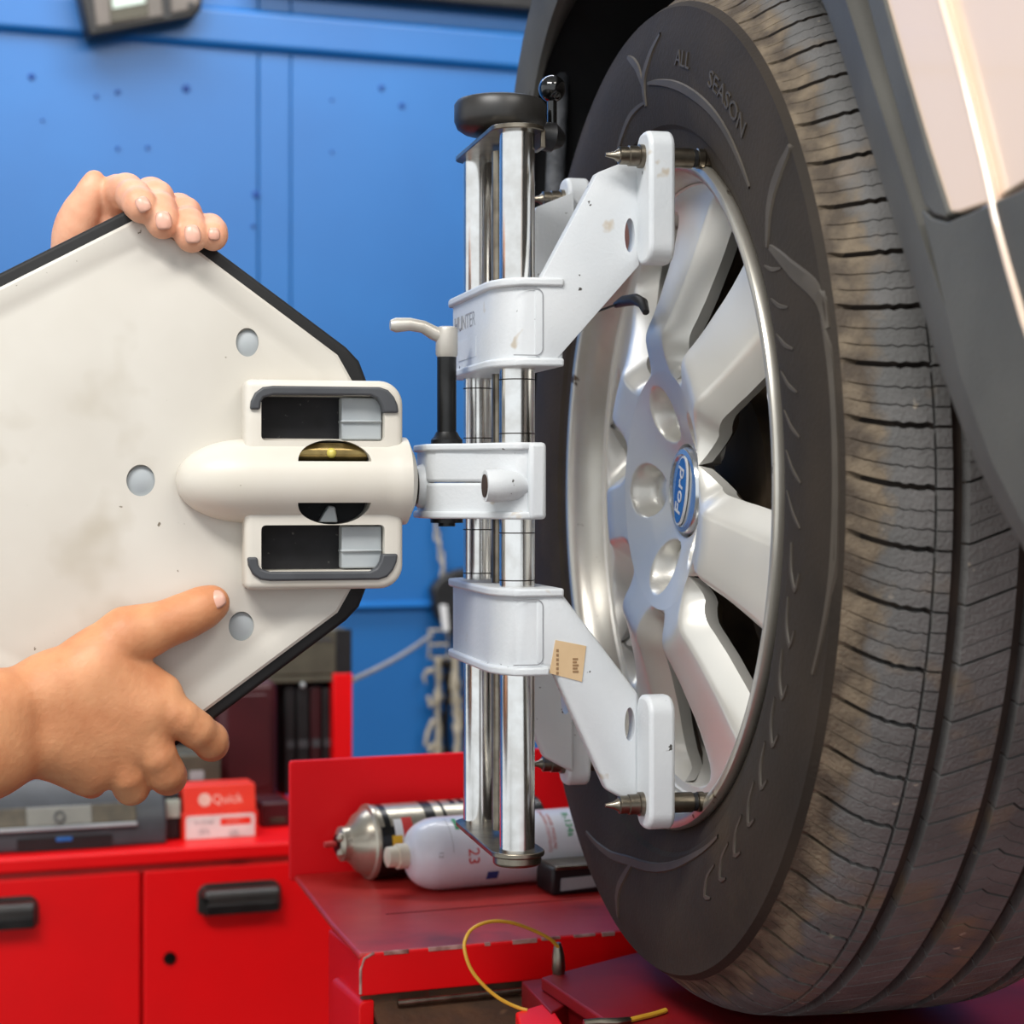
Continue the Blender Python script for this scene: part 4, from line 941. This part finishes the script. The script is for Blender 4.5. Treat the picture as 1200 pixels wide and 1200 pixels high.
def can_text(txt, size, x, ang, mt, r, flip=0):
    """lettering that runs round the can"""
    vs, fs = text_mb(txt, size, .00012); m = MB(); a0 = math.radians(ang)
    m.add([(x+v.y, -(r+.0004+v.z)*math.cos(a0-v.x/r), (r+.0004+v.z)*math.sin(a0-v.x/r)) for v in vs], fs); return m.obj('print', mt, k2, fix=False)
can_text('REFRIGERANT', .0066, .128, 28, 'ink', r2); can_text('CAUTION CONTENTS', .0046, .146, 40, 'pinkink', r2); can_text('UNDER PRESSURE', .0046, .151, 36, 'pinkink', r2); can_text('R-134a', .0095, .168, 45, 'green', r2)
can_text('23', .0150, .071, 2, 'redink', r2); can_text('12', .006, .040, 8, 'inkgrey', r2)
m = MB(); band(m, .058, .062, 48, 75, r2+.0003, 0); m.obj('print', 'green', k2); m = MB(); band(m, .086, .097, -42, -26, r2+.0003, 0); m.obj('print', 'blueink', k2)
m = MB(); band(m, .052, .0524, 10, 80, r2+.0003, 0); m.obj('print', 'inkgrey', k2)
# ---- small black bracket beside the can
b0_, b1_ = RK.v(647, 1034, -.175), RK.v(712, 1000, -.175)
bx_ = tag(RK.root('metal_block'), 'small black block with bright top edge beside the tyre and white can', 'block')
m = MB(); m.box((b0_.x, -.175, SZ), (b1_.x, -.135, SZ+.0245)); m.obj('body', 'black', bx_, bevel=.0025)
m = MB(); m.box((b0_.x+.003, -.177, SZ+.0225), (b1_.x+.003, -.133, SZ+.0262)); m.obj('top_edge', 'steel', bx_, bevel=.0008)
m = MB(); m.prism([(b0_.x+.008, SZ+.004), (b1_.x, SZ+.006), (b1_.x, SZ+.016), (b0_.x+.0085, SZ+.0150)], 1, -.1765, -.174); m.obj('label_plate', 'greyblock', bx_)

# ================================================================== RED CABINET
CB = Fr(-.467, 2.5, .34); cbt = tag(CB.root('tool_cabinet'), 'red two-door steel cabinet with black pull handles below the printer', 'cabinet')
zl0, zl1 = CB.v(170, 1014).z, CB.v(170, 995.5).z
CT = zl1
x0c = -.62; x1c = CB.v(410, 1000).x
m = MB(); m.box((x0c, .018, .08), (x1c, .50, zl0)); m.obj('body', 'red', cbt, bevel=.003)
m = MB(); m.box((x0c-.006, -.008, zl0+.001), (x1c+.004, .50, CT)); m.obj('top', 'red', cbt, bevel=.004, seg=3)
m = MB(); m.box((x0c, .004, zl0-.010), (x1c, .03, zl0+.002)); m.obj('rail', 'redworn', cbt, bevel=.001)
zd = zl0-.008; xm = CB.v(166.5, 1100).x
for a, b in ((x0c, -.245+0), (-.245, xm-.0022), (xm+.0022, x1c)):
    if b-a < .05 or b == -.245: continue
    D = MB(); D.prism(rounded(a, .10, b, zd, .004, 3), 1, .0, .0175); d = D.obj('door', 'red', cbt, bevel=.003, seg=3)
    cxp = 280 if a > xm else 0
    h0, h1 = CB.v(231, 1068).x, CB.v(329, 1068).x
    zt_, zb_ = CB.v(280, 1033).z, CB.v(280, 1066).z
    if a < xm: w_ = h1-h0; h1 = CB.v(45, 1084).x; h0 = h1-w_; zt_, zb_ = CB.v(20, 1050).z, CB.v(20, 1084).z
    hm = MB(); out = rounded(h0, zb_, h1, zt_, .014, 6, (0, 0, 1, 1))
    hm.prism(out, 1, -.004, .001)
    # hooded pull: a curved shell that opens downward
    rows = []
    for i, t in enumerate(np.linspace(0, PI/2, 9)):
        dpt = -.004-.020*math.sin(t); s = .004+.010*(1-math.cos(t)); rows.append([(x+(s if x < (h0+h1)/2 else -s)*.7, dpt, min(z, zt_-s) if z > zb_+.001 else z) for x, z in out])
    hm.grid(rows); hm.add(rows[-1], [tuple(range(len(out)))])
    hd = hm.obj('handle', 'knob', d, bevel=.0015)
    hb = MB(); hb.box((h0+.008, -.0255, zb_), (h1-.008, -.0235, zb_+.013)); hb.obj('grip', 'gunmetal', hd, bevel=.001)
    if a > xm:
        lc = CB.v(199, 1123); k = MB(); k.lathe((lc.x, .001, lc.z), (lc.x, -1, lc.z), [(0, .0082), (.003, .0082), (.0045, .0072), (.0048, .004)], 24); k.box((lc.x-.001, -.0055, lc.z-.004), (lc.x+.001, -.0040, lc.z+.004)); k.obj('lock', 'darksteel', d)
# ---- open hutch standing on the cabinet
HY = .36
hu = tag(CB.root('hutch'), 'red-framed open hutch with dark back standing on the red cabinet', 'shelf')
pa, pb = CB.v(390.5, 830, HY).x, CB.v(413, 830, HY).x; ztop = CB.v(400, 789, HY).z
m = MB(); m.box((pa, HY, CT), (pb, HY+.03, ztop)); m.obj('post', 'red', hu, bevel=.002)
xl_ = -.58
m = MB(); m.box((xl_, HY, CT), (xl_+.03, HY+.03, ztop)); m.obj('post', 'red', hu, bevel=.002)
m = MB(); m.box((pa+.008, HY+.03, CT), (pb-.008, HY+.135, ztop)); m.obj('side_panel', 'maroon', hu)
zs = CB.v(370, 795, HY).z; m = MB(); m.box((xl_+.03, HY+.004, zs-.006), (pa, HY+.135, zs+.004)); m.obj('shelf', 'olive', hu, bevel=.0015)
m = MB(); m.box((xl_, HY+.125, CT), (pa+.01, HY+.135, zs)); m.obj('back_panel', 'black', hu)
m = MB(); c = CB.v(355, 803, HY); m.ball((c.x, HY+.002, c.z), .0045, 12); m.obj('bolt', 'greyblock', hu)
def boxthing(name, label, cat, pxs, yy, depth, mt, zbase=None, bev=.003, group=None):
    (ax, ay), (bx, by) = pxs; a, b = CB.v(ax, ay, yy), CB.v(bx, by, yy); z0 = zbase if zbase is not None else b.z
    r = tag(CB.root(name), label, cat, group); m = MB(); m.box((a.x, yy, z0), (b.x, yy+depth, a.z)); m.obj('body', mt, r, bevel=bev, seg=3); return r, a, b
# grey case on the hutch
r, a, b = boxthing('storage_case', 'dark grey case on top of the red-framed hutch', 'case', ((318, 740), (411, 789)), HY+.004, .125, 'olive', zs+.0045)
m = MB(); m.box((CB.v(394, 760, HY).x, HY+.001, zs+.006), (b.x+.001, HY+.004, a.z+.001)); m.obj('end_cap', 'black', r, bevel=.001)
m = MB(); m.box((a.x+.01, HY+.002, a.z-.016), (b.x-.03, HY+.004, a.z-.012)); m.obj('lid_seam', 'trimgrey', r)
# maroon binder-like cases inside the hutch
r, a, b = boxthing('tool_case', 'dark maroon rounded case inside the red-framed hutch', 'case', ((255, 800), (326, 950)), HY-.10, .13, 'maroon', CT, .012)
m = MB(); m.prism(rounded(a.x+.012, CT+.03, b.x-.010, a.z-.018, .012), 1, HY-.103, HY-.099); m.obj('face_panel', 'maroon', r, bevel=.002)
for i, (p0, p1, mt) in enumerate(((334, 346, 'black'), (348, 362, 'black'), (364, 376, 'maroon'), (378, 388, 'black'))):
    r, a, b = boxthing('folder', ('black folder beside the maroon case in the hutch', 'black folder second from the maroon case', 'maroon-edged folder among the black ones in the hutch', 'black folder nearest the red post of the hutch')[i], 'folder', ((p0, 803+i), (p1, 940)), HY+.02, .09, mt, CT, .002, 'folders standing in the hutch')
    m = MB(); m.box((a.x+.002, HY+.0185, CT+.07), (b.x-.002, HY+.0205, CT+.082)); m.obj('spine_label', 'trimgrey', r)
# red and white carton
ya = .048
r = tag(CB.root('carton'), 'small red and white printed carton at the front edge of the cabinet', 'box'); a, b = CB.v(214, 938, ya), CB.v(302, 988, ya); ztp = CB.v(258, 921, ya).z
zm = CB.v(258, 952, ya).z; xa, xb = a.x, b.x
m = MB(); m.box((xa, ya, CT), (xb, ya+.062, zm)); m.prism([(ya+.001, zm), (ya+.061, zm), (ya+.054, ztp), (ya+.008, ztp)], 0, xa+.002, xb-.002); m.obj('body', 'orangered', r, bevel=.001)
m = MB(); m.prism(rounded(xa+.004, CT+.001, xb-.004, zm-.003, .004, 4, (0, 0, 1, 1)), 1, ya-.0006, ya); lab = m.obj('white_label', 'cartonwhite', r)
m = MB(); xc = (xa+xb)/2; m.prism(rounded(xc+.000, zm-.017, xb-.009, zm-.0075, .001, 2), 1, ya-.0009, ya-.0004); m.obj('red_box_print', 'orangered', lab)
def wtext(txt, size, x, y, z, mt, par, tilt=0., wide=1.):
    vs, fs = text_mb(txt, size, .0001); m = MB(); m.add([(x+v.x*wide, y-v.z-.0004+v.y*tilt, z+v.y) for v in vs], fs); return m.obj('print', mt, par, fix=False)
sl = .007/(ztp-zm)
wtext('Quick', .0165, xc+.010, ya+.0046, (zm+ztp)/2-.001, 'pinkwhite', r, sl)
m = MB(); zc_ = (zm+ztp)/2-.0005; pts = [(xc-.020+.0085*math.cos(t), ya+.0046-.0006+.0085*math.sin(t)*sl, zc_+.0085*math.sin(t)) for t in np.linspace(0, 2*PI, 25)[:-1]]; m.add(pts, [tuple(range(24))]); m.obj('round_mark', 'pinkwhite', r, fix=False)
wtext('51-7160', .0075, xc-.022, ya-.0006, zm-.012, 'inkgrey', lab); wtext('QUALITY', .0050, xc+.018, ya-.0009, zm-.0122, 'pinkwhite', lab); wtext('USA 04', .0050, xc-.022, ya-.0006, CT+.008, 'inkgrey', lab)
for i in range(3): wtext('0000000000', .0026, xc+(.018 if i else -.022), ya-.0006, zm-.022-.004*i, 'inkgrey', lab)
# printer
yp = .030
r = tag(CB.root('printer'), 'dark grey printer with bronze band at the left end of the cabinet', 'printer'); a, b = CB.v(-140, 905, yp), CB.v(196, 990, yp)
P_ = lambda px, py, y=yp: CB.v(px, py, y)
zA, zB, zC, zD = P_(100, 927).z, P_(100, 944).z, P_(100, 966).z, P_(100, 982).z
m = MB(); m.prism([(yp, CT), (yp, zC), (yp+.012, zB), (yp+.05, zA+.012), (yp+.24, zA+.016), (yp+.24, CT)], 0, a.x, b.x); m.obj('body', 'printer', r, bevel=.004, seg=3)
m = MB(); m.prism([(yp-.003, zC+.001), (yp+.009, zB-.001), (yp+.013, zB), (yp+.001, zC)], 0, a.x+.004, P_(160, 950).x); m.obj('band', 'printertan', r, bevel=.001)
cx0, cx1 = P_(31, 955).x, P_(108, 955).x
m = MB(); m.prism([(yp-.006, zC+.0015), (yp+.006, zB-.0012), (yp+.010, zB), (yp-.001, zC)], 0, cx0, cx1); pl = m.obj('badge_panel', 'printerlight', r, bevel=.0012)
mid = Vector(((cx0+cx1)/2, yp-.0012, (zB+zC)/2)); m = MB(); m.tube([(mid.x+.0062*math.cos(t), mid.y-.002+.0062*math.sin(t)*.55, mid.z+.0062*math.sin(t)) for t in np.linspace(0, 2*PI, 21)[:-1]], .0012, 6, closed=True); m.obj('round_badge', 'printer', pl)
m = MB(); m.box((a.x, yp-.008, zC-.004), (P_(160, 966).x, yp+.002, zC+.0005)); m.obj('tray_lip', 'greyblock', r, bevel=.001)
m = MB(); m.box((P_(20, 985).x, yp-.002, CT+.001), (P_(131, 985).x, yp+.002, zD+.0035)); sl_ = m.obj('paper_slot', 'black', r)
m = MB(); c = P_(75, 985); m.box((c.x-.010, yp-.0035, zD-.002), (c.x+.010, yp-.0015, zD+.003)); m.obj('indicator', 'led', sl_, bevel=.0008)
m = MB(); zq = zA+.0135
for i, px in enumerate((-40, 4, 30, 48, 66, 82)): c = P_(px, 926, yp+.055); m.box((c.x-.0075 if i > 1 else c.x-.018, yp+.052, zq-.001), (c.x+.0065 if i > 1 else c.x+.012, yp+.058, zq+.0022))
m.obj('key_row', 'cartonwhite', r)
# olive box behind the printer and carton, with a pale tag; small things beside them
r, a, b = boxthing('supply_box', 'olive grey box behind the red carton', 'box', ((185, 886), (259, 960)), .19, .10, 'olive', CT)
c = CB.v(232, 908, .19); m = MB(); m.prism(rounded(c.x-.012, c.z-.007, c.x+.008, c.z+.006, .002, 3), 1, .1885, .19); m.obj('grey_tag', 'greyblock', r)
r, a, b = boxthing('small_case', 'small black case with pale window left of the red carton', 'case', ((184, 930), (211, 990)), .060, .05, 'black', CT)
m = MB(); p0, p1 = CB.v(194, 937, .06), CB.v(211, 958, .06); m.box((p0.x, .0585, p1.z), (p1.x, .0605, p0.z)); m.obj('pale_window', 'screen', r, bevel=.001)
r, a, b = boxthing('small_box', 'dark brown box between the red carton and the end plate', 'box', ((307, 941), (342, 985)), .11, .07, 'maroon', CT)
c = CB.v(325, 965, .11); m = MB(); m.prism(rounded(c.x-.011, CT+.006, c.x+.012, c.z+.008, .004, 3), 1, .108, .11); m.obj('front_panel', 'olive', r, bevel=.001)

# ================================================================== ON THE WALL
# device at the top left, hung on the wall by a bracket
WD = WL
dv = tag(WL.root('wall_device'), 'tilted black wall device with pale screen above the hands', 'device')
def wv(px, py, off): return WL.v(px, py, off)
D0 = -.075
q4 = [wv(px, py, D0) for px, py in ((105, 43), (226, 21), (236, 12), (238, -4), (222, -110), (92, -90), (86, -40))]
m = MB(); m.prism([(p.x, p.z) for p in q4], 1, D0, -.012); m.obj('housing', 'black', dv, bevel=.006, seg=3)
q4 = [wv(px, py, D0) for px, py in ((112, 33), (192, 20), (178, -100), (100, -86))]
m = MB(); m.prism([(p.x, p.z) for p in q4], 1, D0-.006, D0+.001); fpnl = m.obj('front_panel', 'devgrey', dv, bevel=.003, seg=3)
q4 = [wv(px, py, D0) for px, py in ((129, 28), (174, 20), (166, -60), (124, -52))]
m = MB(); m.prism([(p.x, p.z) for p in q4], 1, D0-.008, D0-.004); m.obj('screen_frame', 'olive', fpnl, bevel=.002, seg=2)
q4 = [wv(px, py, D0) for px, py in ((131, 12), (170, 5), (165, -55), (126, -49))]
m = MB(); m.prism([(p.x, p.z) for p in q4], 1, D0-.0095, D0-.006); m.obj('screen', 'screen', fpnl, bevel=.001)
q4 = [wv(px, py, D0) for px, py in ((200, 17), (224, 13), (234, 4), (232, -60), (196, -60))]
m = MB(); m.prism([(p.x, p.z) for p in q4], 1, D0-.006, D0+.001); sp_ = m.obj('side_panel', 'devgrey', dv, bevel=.004, seg=3)
c = wv(223, 7, D0); m = MB(); m.cyl((c.x, D0-.008, c.z), (c.x, D0-.004, c.z), .0065, seg=16); m.obj('button', 'black', sp_)
c = wv(160, -60, 0); m = MB(); m.box((c.x-.03, -.014, c.z-.03), (c.x+.03, 0, c.z+.12)); m.obj('wall_bracket', 'black', dv, bevel=.002)
# hanging ratchet strap: hook, chain, black handle, buckle, frayed webbing
hs = tag(WL.root('ratchet_strap'), 'frayed beige ratchet strap with black handle hanging on the blue wall', 'strap')
yo = -.03
m = MB(); t = wv(512, 606, yo); m.tube([(t.x, 0, t.z+.012), (t.x, yo-.006, t.z+.010), (t.x, yo-.012, t.z), (t.x, yo-.002, t.z-.008)], .004, 10); m.obj('wall_hook', 'darksteel', hs)
for i, (px, py) in enumerate(((511, 616), (512, 628), (515, 640), (517, 652), (519, 664), (519, 676))):
    c = wv(px, py, yo); m = MB(); a = (.0045, .0105); m.tube([(c.x+(a[0]*math.cos(u) if i % 2 else 0), yo+(0 if i % 2 else a[0]*math.cos(u)), c.z+a[1]*math.sin(u)) for u in np.linspace(0, 2*PI, 15)[:-1]], .0026, 8, closed=True); m.obj('chain_link', 'beige', hs)
q4 = [wv(px, py, yo) for px, py in ((503, 690), (512, 678), (530, 668), (552, 664), (560, 672), (556, 720), (545, 760), (530, 742), (508, 722))]
m = MB(); m.prism([(p.x, p.z) for p in q4], 1, yo-.022, yo+.012); m.obj('handle', 'black', hs, bevel=.006, seg=3)
q4 = [wv(px, py, yo) for px, py in ((511, 708), (519, 708), (522, 738), (515, 740))]
m = MB(); m.prism([(p.x, p.z) for p in q4], 1, yo-.028, yo-.018); m.obj('pull_tab', 'white', hs, bevel=.002)
q4 = [wv(px, py, yo) for px, py in ((501, 738), (523, 738), (523, 770), (501, 770))]; c = wv(512, 755, yo)
m = MB(); m.tube([(p.x, yo-.012, p.z) for p in q4], .0042, 8, closed=True); m.tube([(q4[0].x, yo-.012, c.z), (q4[1].x, yo-.012, c.z)], .003, 8); m.obj('buckle', 'beige', hs)
rng = random.Random(11)
for k, (pts, w_, mt) in enumerate(((((512, 770), (512, 800), (511, 830), (512, 860), (510, 900)), .0075, 'beige'), (((522, 772), (524, 810), (520, 850), (526, 905)), .008, 'darksteel'), (((534, 760), (532, 800), (536, 850), (532, 905)), .010, 'beige'), (((545, 750), (550, 800), (548, 860), (552, 905)), .010, 'darksteel'))):
    P = spline(pts, 22); rows = []
    for i, (px, py) in enumerate(P):
        c = wv(px, py, yo-.006*k); j = w_*(1+rng.uniform(-.35, .45)); rows.append([(c.x-j, yo-.004*k-.012, c.z), (c.x, yo-.004*k-.018, c.z), (c.x+j*rng.uniform(.7, 1.2), yo-.004*k-.012, c.z)])
    m = MB(); m.grid(rows); o = m.obj('webbing', mt, hs); md = o.modifiers.new('solid', 'SOLIDIFY'); md.thickness = .004
for pts in (((506, 785), (497, 786), (494, 792), (496, 800)), ((507, 822), (502, 826), (499, 815)), ((506, 842), (499, 856), (496, 872)), ((506, 870), (500, 880), (498, 872))):
    m = MB(); m.tube([(lambda c: (c.x, yo-.014, c.z))(wv(px, py, yo)) for px, py in pts], [.006, .005, .004, .002][:len(pts)], 8); m.obj('frayed_end', 'beige', hs)
# pale cord from the hutch to the strap
cd = tag(empty('cord'), 'thin pale grey cord slanting from the hutch to the hanging strap', 'cord')
p0 = CB.v(413, 797, HY+.02); P0w = Vector((CB.x+p0.x*CB.c-p0.y*CB.n, CB.y+p0.x*CB.n+p0.y*CB.c, p0.z))
p1 = WL.v(506, 744, yo-.02); P1w = Vector((WL.x+p1.x*WL.c-p1.y*WL.n, WL.y+p1.x*WL.n+p1.y*WL.c, p1.z))
m = MB(); m.tube([tuple(P0w.lerp(P1w, t)+Vector((0, 0, -.006*math.sin(PI*t)))) for t in np.linspace(0, 1, 14)], .0042, 8); m.obj('line', 'cord', cd)
